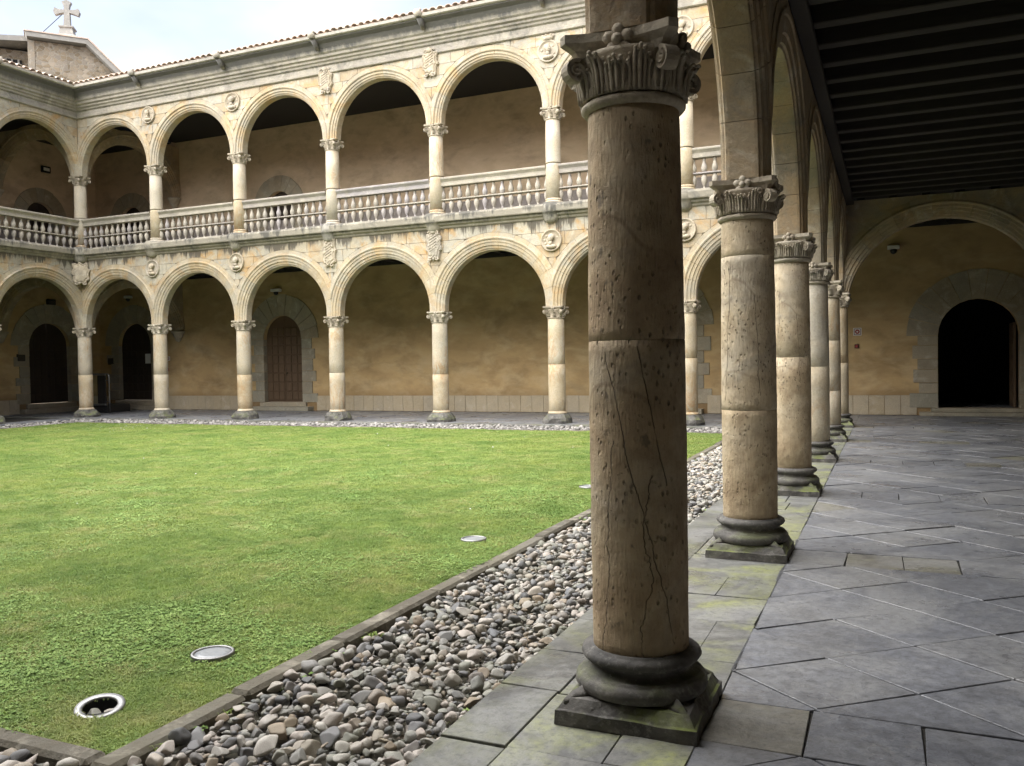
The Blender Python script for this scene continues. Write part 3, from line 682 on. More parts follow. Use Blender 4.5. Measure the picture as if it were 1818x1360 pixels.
EAST = [(0, 'column where the right row meets the far wall', [1.45]), (1, 'slim looking fifth column down the right row with a grey shaft', [.95, 1.9]), (2, 'fourth column down the right row with orange veins in its shaft', [1.45]),
        (3, 'third column down the right row, between the pitted and the orange veined one', [1.60]), (4, 'second column from the camera with a pitted three piece shaft', [1.18, 2.42]), (5, 'huge dark cracked column nearest the camera', [1.688])]
for k, lab, cuts in EAST:
    t = thing('column', lab, 'column', (0, -k * SY, 0), 0, 'columns along the right gallery')
    attic_base(t, 48 if k > 2 else 28); drums(t, cuts, M['nearcol'] if k == 5 else (M['rowcol'] if k >= 3 else M['column']), 56 if k > 3 else 32, k >= 4, .2165 if k > 3 else .213)
    if k >= 2: rich_capital(t)
    else: link('capital', CAP_LO, t)
NL = {1: 'lower far column half hidden beside the huge near column', 2: 'lower far column with swirling ochre veins in its lower drum, under a portrait medallion', 3: 'lower far column under the carved shield, standing between two plain ochre bays', 4: 'lower far column just right of the panelled brown door', 5: 'lower far column just left of the panelled brown door', 6: 'lower far column right of the steel and glass barrier', 7: 'lower corner column under the worn shield where the left and far walls meet'}
CUT = {1: [1.62], 2: [1.52], 3: [1.30], 4: [1.38], 5: [1.36], 6: [1.40], 7: [1.42]}
for k in range(1, 8):
    t = thing('column', NL[k], 'column', (-k * SX, 0, 0), 0, 'lower columns of the far arcade')
    far_base(t, k, M['column']); z = CUT[k][0]
    for a, b_ in ((.318, z), (z + .004, 2.708)):
        MB().lathe([(.212, a), (.216, a + .004)] + [(shaft_r(a + (b_ - a) * j / 4, .221), a + (b_ - a) * j / 4) for j in range(1, 4)] + [(shaft_r(b_, .221), b_ - .006), (shaft_r(b_, .221) - .006, b_)], 24).build('drum', M['column'], t)
    link('capital', CAP_LO, t)
def lower_plain(x, y, lab, grp):
    t = thing('column', lab, 'column', (x, y, 0), 0, grp); far_base(t, x + y, M['column'])
    MB().lathe([(.218, .31), (.218, 1.5), (.208, 2.71)], 24).build('shaft', M['column'], t); link('capital', CAP_LO, t)
for k in range(1, 3): lower_plain(XW, -k * SY, ('lower column of the left arcade nearest the shield corner', 'lower column of the left arcade second from the shield corner')[k - 1], 'columns of the left arcade')
SH = None
def upper_column(x, y, lab, grp):
    global SH
    t = thing('column', lab, 'column', (x, y, 0), 0, grp)
    if SH is None:
        SH = [MB().lathe([(.24, 5.66), (.245, 5.68), (.235, 5.715), (.215, 5.72), (.215, 5.735), (.225, 5.745), (.225, 5.765), (.208, 5.785)], 24).mesh('base_moulding', M['column']),
              MB().lathe([(.203, 5.78), (.203, 6.50), (.198, 6.62), (.186, 6.685)], 24).mesh('pedestal_drum', M['column']),
              MB().lathe([(.200, 6.69), (.202, 6.72), (.198, 6.735), (.197, 7.2), (.186, 7.795)], 24).mesh('shaft', M['column'])]
    link('base_moulding', SH[0], t); link('pedestal_drum', SH[1], t); link('shaft', SH[2], t); link('capital', CAP_UP, t)
NU = {0: 'upper column at the hidden right end of the far balustrade', 1: 'upper column seen just right of the huge near column', 2: 'upper column under the crowned medallion, left of the huge near column', 3: 'upper column right under the carved shield nearest the huge column', 4: 'upper column under the carved shield above the lower brown door bay', 5: 'upper column left of the rounded gallery doorway', 6: 'first upper column right of the inner corner', 7: 'upper corner column where both balustrades meet'}
for k in range(0, 8): upper_column(-k * SX, 0, NU[k], 'upper columns of the far arcade')
for k in range(1, 3): upper_column(XW, -k * SY, ('upper column of the left arcade nearest the inner corner', 'upper column of the left arcade second from the inner corner')[k - 1], 'upper columns of the left arcade')

# ------------------------------------------------------------------ balustrades
BAL = MB().lathe([(.040, 0), (.040, .03), (.026, .04), (.028, .075), (.040, .10), (.066, .17), (.076, .23), (.070, .29), (.050, .335), (.034, .355), (.030, .36)], 12)
BAL.lathe([(.030, .405), (.045, .41), (.060, .44), (.073, .49), (.072, .53), (.058, .58), (.044, .62), (.040, .635), (.034, .64), (.044, .66), (.034, .675), (.040, .69), (.044, .735)], 12)
BAL = BAL.mesh('baluster', M['rail'])
RAILP = [(-.09, .745), (-.10, .75), (.10, .75), (.105, .79), (.085, .80), (.09, .86), (.12, .90), (.145, .93), (.15, .965), (.12, .985), (-.12, .985), (-.15, .96), (-.12, .9)]
def balustrade(lab, loc, rot, s, ends=(.2, .2)):
    t = thing('balustrade', lab, 'balustrade', loc, rot, 'stone balustrades of the upper gallery')
    b = MB(); x0, x1 = ends[0] - .015, s - ends[1] + .015
    def run(prof, name, h0=0):
        q = MB(); n = len(prof); V = [(x, -d, z) for x in (x0, x1) for d, z in prof]
        q.add(V, [(i, (i + 1) % n, n + (i + 1) % n, n + i) for i in range(n)] + [tuple(range(n))[::-1], tuple(range(n, 2 * n))]); return q.build(name, M['rail'], t)
    run(RAILP, 'handrail'); run([(-.07, .362), (.07, .362), (.085, .372), (.085, .392), (.07, .402), (-.07, .402)], 'middle_rail')
    for j in range(13): link('baluster', BAL, t, (s / 2 + (j - 6) * .253, 0, 0))
    return t
BN = ['bay of stone balusters right of the huge near column', 'bay of stone balusters running behind the huge near column', 'bay of stone balusters left of the huge near column, above the widest lower arch', 'bay of stone balusters between the two upper shields', 'bay of stone balusters below the rounded gallery doorway', 'bay of stone balusters second from the inner corner', 'short looking bay of stone balusters right of the inner corner']
for i in range(7): balustrade(BN[i], (-(i + 1) * SX, 0, 5.665), 0, SX)
balustrade('bay of stone balusters slanting away to the left of the inner corner', (XW, -SY, 5.665), PI / 2, SY)
balustrade('bay of stone balusters on the left gallery, second from the inner corner', (XW, -2 * SY, 5.665), PI / 2, SY)

# ------------------------------------------------------------------ carved medallions and shields
def medallion(lab, x, z, r, seed):
    t = thing('medallion', lab, 'medallion', (x, -.212, z), 0, 'carved portrait medallions'); rr = random.Random(seed)
    b = MB(); n = 28; V = []; F = []; pr = [(r, .0), (r, -.045), (r * .95, -.06), (r * .88, -.055), (r * .84, -.03), (r * .5, -.022), (0.001, -.02)]
    for q, y in pr:
        for k in range(n): V.append((q * math.cos(2 * PI * k / n), y, q * math.sin(2 * PI * k / n)))
    for i in range(len(pr) - 1): F += [(i * n + k, i * n + (k + 1) % n, (i + 1) * n + (k + 1) % n, (i + 1) * n + k) for k in range(n)]
    b.add(V, F, True); b.build('roundel', M['carved'], t)
    f = rr.choice((-1, 1)); h = MB()
    h.ball((0, -.05, -r * .55), r * .5, (1.05, .5, .42), 14, 8)                                   # shoulders
    h.tube([(0, -.06, -r * .42), (f * r * .03, -.07, -r * .1)], [r * .19, r * .17], 10)            # neck
    h.ball((f * r * .03, -.085, r * .18), r * .30, (.82, .7, 1.12), 14, 9)                         # head
    h.ball((-f * r * .08, -.075, r * .30), r * .33, (.9, .62, .85), 12, 7)                         # hair or cap
    h.ball((f * r * .24, -.105, r * .14), r * .075, (1, 1, 1.1), 8, 5); h.ball((f * r * .16, -.10, -r * .03), r * .10, (1, .8, .7), 8, 5)
    for k in range(7):
        a = rr.uniform(0, 2 * PI); h.ball((math.cos(a) * r * .62, -.03, math.sin(a) * r * .62), r * rr.uniform(.07, .13), (1, .5, 1), 7, 5)
    h.build('bust', M['carved'], t); return t
medallion('round portrait medallion between the two widest lower arches', -2 * SX - .0, 4.70, .285, 1)
medallion('round portrait medallion over the lower column right of the huge near column', -SX, 4.70, .285, 2)
medallion('oval looking medallion over the second lower column from the corner', -6 * SX, 4.80, .285, 3)
medallion('oval looking medallion left of the brown door bay on the lower wall', -5 * SX, 4.78, .285, 4)
t = medallion('crowned portrait medallion beside the huge column under the eaves', -2 * SX, 9.50, .285, 5)
c = MB(); c.lathe([(.12, 0), (.15, .05), (.16, .09)], 14)
for k in range(7): c.ball((.15 * math.cos(2 * PI * k / 7), .15 * math.sin(2 * PI * k / 7), .11), .03)
c.xf(Matrix.Diagonal((1, .45, 1, 1))); c.build('crown', M['carved'], t, (0, -.03, .27))
medallion('portrait medallion under the eaves at the top right of the huge column', -SX, 9.50, .285, 6)
medallion('profile portrait medallion under the eaves, first right of the inner corner', -6 * SX, 9.68, .27, 7)
medallion('profile portrait medallion under the eaves, second right of the inner corner', -5 * SX, 9.62, .285, 8)
def shield(lab, x, z, w, h, seed, worn=False, loc=None, rot=0):
    t = thing('coat_of_arms', lab, 'carved shield', loc or (x, -.212, z), rot, 'carved stone shields'); rr = random.Random(seed)
    n = 44; out = []
    for k in range(n):
        a = 2 * PI * k / n; c, s_ = math.cos(a), math.sin(a); q = 1 / max(abs(c) ** 1.0, abs(s_)) ** .72
        q *= 1 + .10 * math.cos(a * 9 + seed) + .05 * math.cos(a * 17 + 2 * seed)
        taper = 1 - .38 * max(0, -s_) ** 2
        out.append((c * q * w / 2 * .92 * taper, s_ * q * h / 2 * .88))
    b = MB(); V = []; lv = [(0, 1.0), (-.05, 1.0), (-.075, .90), (-.06, .78), (-.085, .70), (-.095, .4)]
    for y, k in lv: V += [(x_ * k, y, z_ * k) for x_, z_ in out]
    F = []
    for i in range(len(lv) - 1): F += [(i * n + q, i * n + (q + 1) % n, (i + 1) * n + (q + 1) % n, (i + 1) * n + q) for q in range(n)]
    F.append(tuple(range((len(lv) - 1) * n, len(lv) * n))); b.add(V, F, False); b.build('plate', M['carved'], t)
    s = MB()
    for q in range(2 if worn else 4):
        sx = -1 if q % 2 else 1; zz = (-.40 if q < 2 else .40) * h; rot_ = -1 if q < 2 else 1
        pts = []; rad = []
        for i in range(12):
            a = i * .55; r_ = .06 * (1 - i / 13); pts.append((sx * (w * .20 + r_ * math.cos(a)), -.07, zz + rot_ * r_ * math.sin(a))); rad.append(.022 - .0008 * i)
        s.tube(pts, rad, 7)
    s.build('scroll', M['carved'], t)
    if not worn:
        e = MB()
        for i in range(5): e.tube([(-w * .22, -.095, -h * .18 + i * h * .09), (w * .22, -.10, -h * .04 + i * h * .09)], .013, 6)
        for i in range(9): e.ball((rr.uniform(-.3, .3) * w, -.08, rr.uniform(-.36, .40) * h), rr.uniform(.025, .045), (1, .7, 1), 8, 5)
        e.ball((0, -.07, h * .44), .07, (1.3, .7, 1), 10, 6)
        e.build('relief', M['carved'], t)
    return t
shield('carved scrolled shield between the plain lower arches', -3 * SX, 4.80, .50, .86, 2)
shield('carved scrolled shield right above the brown door bay column', -4 * SX, 4.84, .48, .86, 5)
shield('carved scrolled shield under the eaves nearest the huge column', -3 * SX, 9.72, .50, .78, 7)
shield('carved scrolled shield under the eaves over the fourth upper column from the corner', -4 * SX, 9.74, .50, .76, 9)
shield('worn blank shield filling the inner corner below the balustrades', 0, 0, .56, .80, 4, True, (XW + .41, -.41, 4.80), PI / 4)

# ------------------------------------------------------------------ gallery walls, ceilings, portals
def arch_wall(name, label, loc, rot, x0, x1, z0, z1, ops, mat):
    """front face at local y=0, facing -y, with arched openings (xc, half width, spring, sill)"""
    t = thing(name, label, 'wall', loc, rot); b = MB(); x = x0
    def q(xa, xb, za, zb, za2=None):
        za2 = za if za2 is None else za2
        b.add([(xa, 0, za), (xb, 0, za2), (xb, 0, zb), (xa, 0, zb), (xa, .25, za), (xb, .25, za2), (xb, .25, zb), (xa, .25, zb)], [(0, 1, 2, 3), (5, 4, 7, 6), (0, 4, 5, 1)])
    for xc, w, zs, zb in sorted(ops):
        q(x, xc - w, z0, z1)
        if zb > z0: q(xc - w, xc + w, z0, zb)
        n = 14
        for j in range(n):
            a, c = xc - w * math.cos(PI * j / n), xc - w * math.cos(PI * (j + 1) / n)
            q(a, c, zs + math.sqrt(max(0, w * w - (a - xc) ** 2)), z1, zs + math.sqrt(max(0, w * w - (c - xc) ** 2)))
        x = xc + w
    q(x, x1, z0, z1); b.build('plaster_face', mat, t); return t
def portal(label, loc, rot, w, zs, Ro, zb, nv=11, seed=1, depth=.22, steps=True, blocks=True, floor=0):
    t = thing('stone_portal', label, 'portal', loc, rot, 'round arched stone portals'); rr = random.Random(seed)
    for i in range(nv):
        a0, a1 = PI * i / nv + .0045, PI * (i + 1) / nv - .0045; ro = Ro + rr.uniform(-.02, .02); b = MB(); n = 4
        pin = [(w * math.cos(a0 + (a1 - a0) * j / n), zs + w * math.sin(a0 + (a1 - a0) * j / n)) for j in range(n + 1)]
        po = [(ro * math.cos(a0 + (a1 - a0) * j / n), zs + ro * math.sin(a0 + (a1 - a0) * j / n)) for j in range(n + 1)]
        b.prism(pin + po[::-1], -.03 - rr.uniform(0, .016), depth).build('voussoir', M['portal'], t)
    if blocks:
        for sg in (-1, 1):
            z = zb - .0; k = 0
            while z < zs - .03:
                h = min(rr.uniform(.26, .44), zs - z)
                if zs - z - h < .12: h = zs - z
                ww = w + ((Ro - w) * (.62 if k % 2 else .88)) * rr.uniform(.85, 1.05); xa, xb = sorted((sg * w, sg * ww))
                MB().box(xa, xb, -.026 - rr.uniform(0, .014), depth, z + .005, z + h - .005, .008).build('jamb_block', M['portal'], t); z += h; k += 1
    if steps and zb > floor + .05:
        h = zb - floor
        MB().box(-w - .45, w + .45, -.34, .28, floor, floor + h * .5, .012).build('step', M['portal'], t)
        MB().box(-w - .18, w + .18, -.10, .29, floor + h * .5 + .002, zb - .004, .012).build('threshold', M['portal'], t)
    return t
def arched_door(label, loc, rot, w, zs, zb, mat, cols=3, rows=8):
    t = thing('wooden_door', label, 'door', loc, rot, 'arched double doors')
    for sg in (-1, 1):
        n = 10; pts = [(sg * .004, zb + .006)] + [(sg * (w - .008), zb + .006)] + [(sg * (w - .008) * math.cos(PI / 2 * j / n) if j < n else sg * .004, zs + (w - .008) * math.sin(PI / 2 * j / n)) for j in range(n + 1)]
        if sg < 0: pts = pts[::-1]
        lf = MB().prism(pts, .155, .20).build('leaf', M['woodframe'] if mat is M['wood'] else mat, t)
        cw = (w - .06) / cols; rh = (zs + w * .55 - zb - .08) / rows
        for i in range(cols):
            for j in range(rows):
                xa = .03 + i * cw + .025; xb = xa + cw - .05; za = zb + .05 + j * rh + .025; zz = za + rh - .05
                if zz > zs and math.hypot(max(xa, xb) + .03, zz - zs + .03) > w: continue
                xx = sorted((sg * xa, sg * xb)); MB().box(xx[0], xx[1], .122, .158, za, zz, .02).build('panel', mat, lf)
    k = MB(); k.tube([(.05 + .035 * math.cos(a), .13, zb + 1.15 + .035 * math.sin(a)) for a in [2 * PI * i / 10 for i in range(11)]], .007, 6); k.ball((.05, .145, zb + 1.19), .02); k.box(.035, .065, .13, .156, zb + .95, zb + 1.08)
    k.build('ring_handle', M['iron'], t); return t
OPN = [(-19.05, .85, 2.59, .30), (-5.20, .85, 2.59, .30), (-26.30, .87, 2.53, .36), (3.16, .93, 2.10, .20)]
nl = arch_wall('gallery_wall', 'ochre plastered back wall of the far lower gallery', (0, GW, 0), 0, XW - GW, XE, 0, 5.3, OPN, M['plaster'])
OPU = [(-19.05, .56, 7.36, ZU), (-26.30, .6, 7.40, ZU)]
nu = arch_wall('gallery_wall', 'faded brown back wall of the far upper gallery', (0, GW, 0), 0, XW - GW, XE, 5.3, 10.3, OPU, M['plaster_up'])
OPW = [(2.02, .87, 2.53, .36)]
wl = arch_wall('gallery_wall', 'ochre back wall of the left lower gallery', (XW - GW, 0, 0), PI / 2, YS - GW, GW, 0, 5.3, OPW, M['plaster'])
wu = arch_wall('gallery_wall', 'faded back wall of the left upper gallery', (XW - GW, 0, 0), PI / 2, YS - GW, GW, 5.3, 10.3, [(1.80, .6, 7.35, ZU)], M['plaster_up'])
el = arch_wall('gallery_wall', 'back wall of the right gallery beyond the picture edge', (XE, 0, 0), -PI / 2, -GW, -(YS - GW), 0, 10.3, [], M['inner'])  # out of view; dark stone chosen to lessen bounced light
sl = arch_wall('gallery_wall', 'back wall of the gallery behind the camera', (0, YS - GW, 0), PI, -XE, -(XW - GW), 0, 10.3, [], M['inner'])  # unseen wall, same dark stone to keep the bounce low
portal('broad stone portal round the panelled brown door', (-19.05, GW, 0), 0, .85, 2.59, 1.60, .30, 11, 1)
portal('stone portal half hidden behind the huge near column', (-5.20, GW, 0), 0, .85, 2.59, 1.60, .30, 11, 2)
portal('stone portal in the dim corner behind the glass barrier', (-26.30, GW, 0), 0, .87, 2.53, 1.58, .36, 11, 3)
portal('wide stone portal round the black open doorway at right', (3.16, GW, 0), 0, .93, 2.10, 1.69, .20, 11, 4)
portal('stone portal round the dark door at the left picture edge', (XW - GW, 2.02, 0), PI / 2, .87, 2.53, 1.58, .36, 11, 5)
portal('rounded stone portal peeping over the upper balustrade', (-19.05, GW, 0), 0, .56, 7.36, 1.12, ZU, 9, 6, floor=ZU)
portal('dim upper portal seen right of the upper corner column', (-26.30, GW, 0), 0, .6, 7.40, 1.15, ZU, 9, 7, floor=ZU)
portal('dim upper portal seen left of the upper corner column', (XW - GW, 1.80, 0), PI / 2, .6, 7.35, 1.12, ZU, 9, 8, floor=ZU)
arched_door('brown double door with small square panels in the far lower gallery', (-19.05, GW, 0), 0, .85, 2.59, .30, M['wood'])
arched_door('double door behind the huge near column', (-5.20, GW, 0), 0, .85, 2.59, .30, M['wood'])
arched_door('nearly black arched door with a white notice pinned on it', (-26.30, GW, 0), 0, .87, 2.53, .36, M['darkwood'])
arched_door('nearly black arched door at the left picture edge', (XW - GW, 2.02, 0), PI / 2, .87, 2.53, .36, M['darkwood'])
arched_door('dark upper door under the rounded portal', (-19.05, GW, 0), 0, .56, 7.36, ZU, M['darkwood'])
arched_door('dark upper door right of the upper corner column', (-26.30, GW, 0), 0, .6, 7.40, ZU, M['darkwood'])
arched_door('dark upper door left of the upper corner column', (XW - GW, 1.80, 0), PI / 2, .6, 7.35, ZU, M['darkwood'])
# the passage behind the open doorway, its darkness painted as near-black walls
t = thing('passage', 'pitch dark passage behind the open doorway at right', 'passage', (3.16, GW + .26, 0))
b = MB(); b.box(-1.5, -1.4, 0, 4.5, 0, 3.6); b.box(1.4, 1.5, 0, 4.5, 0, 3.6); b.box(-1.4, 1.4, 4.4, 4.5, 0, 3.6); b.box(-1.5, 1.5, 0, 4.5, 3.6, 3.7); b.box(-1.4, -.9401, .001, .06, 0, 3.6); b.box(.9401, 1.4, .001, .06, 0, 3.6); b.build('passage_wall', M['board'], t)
MB().box(-1.4, 1.4, 0, 4.4, .10, .18).build('passage_floor', M['flag'], t)
t = thing('wooden_door', 'door leaf folded back inside the black doorway at right', 'door', (4.05, GW + .32, .2)); MB().box(-.06, 0, 0, .85, .01, 2.2, .008).build('leaf', M['wood'], t)
for j in range(5): MB().box(-.075, -.061, .10, .75, .12 + j * .42, .42 + j * .42, .01).build('panel', M['wood'], t)
# dado slabs along the wall feet
def dado(parent, x0, x1, avoid, pitch=.394, rot=0):
    x = x0; rr = random.Random(3)
    while x < x1 - .1:
        xe = min(x + pitch, x1)
        if not any(a < (x + xe) / 2 < c for a, c in avoid): MB().box(x + .005, xe - .005, -.032 - rr.uniform(0, .004), .0, .012, .535 + rr.uniform(-.004, .004), .004).build('dado_slab', M['dado'], parent)
        x = xe
dado(nl, XW - GW, XE, [(-20.55, -17.55), (-6.7, -3.62), (-27.8, -24.9), (1.74, 4.75)])
dado(wl, -6.0, GW, [(.55, 3.5)])
MB().box(XW - GW, XE, -.012, 0, 5.66, 6.86).build('painted_dado', M['greyband'], nu)
MB().box(YS - GW, GW, -.012, 0, 5.66, 6.86).build('painted_dado', M['greyband'], wu)

# ceilings
def gallery_ceiling(name, x0, x1, y0, y1, z, beams, along):
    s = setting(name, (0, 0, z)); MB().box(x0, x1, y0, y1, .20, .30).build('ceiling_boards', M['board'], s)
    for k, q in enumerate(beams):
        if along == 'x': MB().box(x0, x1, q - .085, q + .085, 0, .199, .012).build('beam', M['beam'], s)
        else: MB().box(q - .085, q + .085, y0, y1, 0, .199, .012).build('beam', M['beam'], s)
    return s
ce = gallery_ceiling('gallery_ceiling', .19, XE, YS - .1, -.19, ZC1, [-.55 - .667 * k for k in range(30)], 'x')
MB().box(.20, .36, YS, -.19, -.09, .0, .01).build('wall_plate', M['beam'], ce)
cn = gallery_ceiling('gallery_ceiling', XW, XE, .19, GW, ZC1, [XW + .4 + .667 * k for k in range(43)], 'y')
MB().box(XW - GW, XE, GW - .10, GW - .002, -.075, .195, .01).build('wall_plate', M['beam'], cn)
gallery_ceiling('gallery_ceiling', XW - GW, XW - .19, YS - GW, GW, ZC1 + .003, [], 'x')
gallery_ceiling('gallery_ceiling', XW, XE, YS - GW, YS - .19, ZC1 + .003, [], 'x')
gallery_ceiling('gallery_ceiling', XW, XE, .19, GW, ZC2, [], 'y')
gallery_ceiling('gallery_ceiling', XW - GW, XW - .19, YS - GW, GW, ZC2 + .003, [], 'x')
fl = setting('upper_floor'); b = MB(); b.box(XW - GW, XE, .19, GW, 5.37, ZU); b.box(XW - GW, XW - .19, YS - GW, .185, 5.375, ZU - .003); b.box(.19, XE, YS - GW, .185, 5.375, ZU - .003); b.box(XW - .185, .185, YS - GW, YS - .19, 5.375, ZU - .003); b.build('floor_slab', M['dado'], fl)  # hidden floor given pale stone to bounce light onto the upper walls

# ------------------------------------------------------------------ roofs
def roof(label, loc, rot, L, m, tiles, seed, depth=GW + .9):
    t = thing('tiled_roof', label, 'roof', loc, rot); rr = random.Random(seed); sl = .30
    b = MB(); y0, y1 = -.78, depth; z0 = 10.80
    b.add([(.78 * m, y0, z0), (L - .78 * m, y0, z0), (L + depth * m, y1, z0 + (y1 - y0) * sl), (-depth * m, y1, z0 + (y1 - y0) * sl)], [(0, 1, 2, 3)])
    b.build('roof_deck', M['tile'], t)
    g = MB(); sweep(g, L, [(.30, 10.742), (.79, 10.742), (.83, 10.76), (.85, 10.83), (.80, 10.845), (.30, 10.80)], m, m); g.build('gutter', M['gutter'], t)
    pitch = .222; n = int((L - 1.5) / pitch)
    me = []
    for v in range(3):
        q = MB(); V = []; F = []; k = 7; ln = .46
        for e, (yy, r_) in enumerate(((0, .098), (ln, .082))):
            for i in range(k + 1):
                a = PI * i / k; V.append((r_ * math.cos(a), yy, .072 * math.sin(a) * r_ / .098 + yy * sl + e * -.02)); 
            for i in range(k + 1):
                a = PI * (k - i) / k; V.append(((r_ - .014) * math.cos(a), yy, .058 * math.sin(a) * r_ / .098 + yy * sl + e * -.02))
        w_ = 2 * (k + 1); F = [(i, (i + 1) % w_, w_ + (i + 1) % w_, w_ + i) for i in range(w_)] + [(i, w_ - 1 - i, w_ - 2 - i, i + 1) for i in range(k)]
        q.add(V, F, False); me.append(q.mesh('roof_tile', M['tile']))
    if tiles:
        x = .80
        while x < L - .78:
            o = link('roof_tile', rr.choice(me), t, (x, -.88 + rr.uniform(-.012, .012), 10.845 + rr.uniform(-.005, .008)), (rr.uniform(-.02, .02), 0, rr.uniform(-.03, .03))); x += pitch
    big = MB(); row = 1
    for j in range(1, 14):
        yy = -.86 + j * .36; xx0 = -yy * m + .05; x = .80 - pitch * int((.80 - xx0) / pitch) if m else 0
        while x < L + yy * m - .05:
            V = []; k = 4
            for e in (0, 1):
                for i in range(k + 1):
                    a = PI * i / k; r_ = (.10, .085)[e]; V.append((x + r_ * math.cos(a), yy + e * .44, 10.79 + (yy + .86) * sl + .075 * math.sin(a) + e * (.44 * sl - .015) + .045))
            big.add(V, [(i, i + 1, k + 2 + i, k + 1 + i) for i in range(k)]); x += pitch
    if tiles:
        o = big.build('tile_courses', M['tile'], t); o['kind'] = 'stuff'
    return t
rn = roof('clay tiled roof edge running up along the far wall', (XW, 0, 0), 0, LX, 1, True, 1)
rw = roof('clay tiled roof of the left wing below the church gable', (XW, YS, 0), PI / 2, LY, 1, True, 2)
roof('roof over the near gallery', (0, 0, 0), -PI / 2, LY, 1, False, 3); roof('roof over the wing behind the camera', (0, YS, 0), PI, LX, 1, False, 4)
# carved spouts that interrupt the gutter over every column
sp = MB(); sp.box(-.10, .10, -.90, -.55, .0, .14, .03); sp.ball((0, -.93, .10), .115, (1, 1.1, 1), 10, 7); sp.tube([(0, -.86, .03), (0, -.74, -.10), (0, -.62, -.22)], [.085, .08, .05], 8); sp.ball((-.07, -.95, .18), .045); sp.ball((.07, -.95, .18), .045)
sp.xf(Matrix.Diagonal((1, .92, 1, 1)))
sp = sp.mesh('spout', M['ucornice'])
for k in range(1, 7): link('spout', sp, rn, (k * SX, 0, 10.73))
link('spout', sp, rn, (.72, .15, 10.70), PI / 4)
for k in range(3, 6): link('spout', sp, rw, (k * SY, 0, 10.73))

# ------------------------------------------------------------------ church gable with cross
CP, CR = (-44.0, 16.0), math.radians(50.7)                    # its front looks straight over the roof corner at the court
t = thing('church_gable', 'rubble stone church gable with pale eaves rising behind the roof corner', 'building', (*CP, 0), CR)
MB().prism([(-1.95, 12), (-1.95, 21.1), (1.15, 21.1), (3.15, 19.2), (3.15, 12)], 0, 9).build('gable_wall', M['rubble'], t)
MB().prism([(-2.0, 21.15), (-2.1, 21.42), (1.2, 21.42), (3.72, 19.02), (3.5, 18.86), (1.12, 21.15)], -.5, 9.3).build('eaves', M['fascia'], t)
MB().prism([(-2.15, 21.43), (-2.15, 21.50), (1.24, 21.50), (3.80, 19.06), (3.73, 19.03), (1.2, 21.43)], -.55, 9.35).build('roof', M['tile'], t)
MB().prism([(-1.98, 21.1), (-1.98, 12), (-1.62, 12), (-1.62, 21.1)], -.03, .02).build('quoin', M['quoin'], t)
MB().box(-10, -1.96, 1.6, 9, 12, 20.9).build('side_wall', M['rubble'], t)
MB().prism([(-10, 20.35), (-10, 20.62), (-2.0, 21.46), (-2.0, 21.15)], .4, 9.2).build('side_eaves', M['fascia'], t)
w = MB().box(-5.4, -2.35, 1.50, 1.599, 18.9, 20.3).build('window', M['board'], t)
for k in range(9): MB().box(-5.3 + k * .34, -5.2 + k * .34, 1.42, 1.495, 18.9, 20.3).build('bar', M['fascia'], w)
t = thing('stone_cross', 'weathered stone cross on a moulded pedestal on the gable top', 'cross', (CP[0] - .5, CP[1] + .6, 21.45), CR - .25)
b = MB(); V = []; F = []
for z, h in ((0.0, .66), (.30, .60), (.42, .42), (.80, .34), (.85, .42), (.93, .42), (1.0, .22)): V += [(-h, -h, z), (h, -h, z), (h, h, z), (-h, h, z)]
for i in range(6): F += [(4 * i + k, 4 * i + (k + 1) % 4, 4 * i + 4 + (k + 1) % 4, 4 * i + 4 + k) for k in range(4)]
F += [(3, 2, 1, 0), (24, 25, 26, 27)]; b.add(V, F); b.build('pedestal', M['fascia'], t)
MB().prism([(-.19, 1.0), (.19, 1.0), (.17, 1.72), (.16, 1.80), (.44, 1.72), (.66, 1.64), (.74, 1.86), (.66, 2.08), (.44, 1.99), (.16, 1.97), (.14, 2.05), (.17, 2.24), (.27, 2.44), (0, 2.58), (-.27, 2.44), (-.17, 2.24), (-.14, 2.05), (-.16, 1.97), (-.44, 1.99), (-.66, 2.08), (-.74, 1.86), (-.66, 1.64), (-.44, 1.72), (-.16, 1.80), (-.14, 1.74)], -.15, .15).build('cross_arms', M['fascia'], t)
MB().tube([(-.3, 0, 1.7), (-1.9, 0, .05)], .02, 6).build('stay_wire', M['iron'], t)

# ------------------------------------------------------------------ small wall fittings
def camera_dome(lab, x, z, y=GW, w=.3):
    t = thing('security_camera', lab, 'camera', (x, y, z), 0, 'dome cameras over the doors'); b = MB(); b.box(-w / 2, w / 2, -.18, -.004, 0, .10, .012); b.build('housing', M['white'], t)
    d = MB(); d.lathe([(.085, -.01), (.085, -.045), (.075, -.085), (.05, -.115), (.015, -.128)], 14, (0, -.10, 0)); d.build('dome', M['black'], t)
camera_dome('white bracket camera with black dome over the right doorway', 1.18, 4.42)
camera_dome('white bracket camera with black dome over the brown panelled door', -19.22, 4.30, GW, .38)
camera_dome('dim dome camera over the corner door behind the glass barrier', -26.5, 4.40)
t = thing('fire_sign', 'square white fire alarm sign with a red ring left of the black doorway', 'sign', (.27, GW, 2.26))
MB().box(-.105, .105, -.012, -.002, -.105, .105, .002).build('sign_board', M['white'], t)
def ring(r0, r1, y, n=20):
    b = MB(); V = [(r * math.cos(2 * PI * k / n), yy, r * math.sin(2 * PI * k / n)) for yy in (y, y + .004) for r in (r0, r1) for k in range(n)]
    return b.add(V, [(k, (k + 1) % n, n + (k + 1) % n, n + k) for k in range(n)] + [(n + k, n + (k + 1) % n, 3 * n + (k + 1) % n, 3 * n + k) for k in range(n)])
b = MB(); w_ = .085
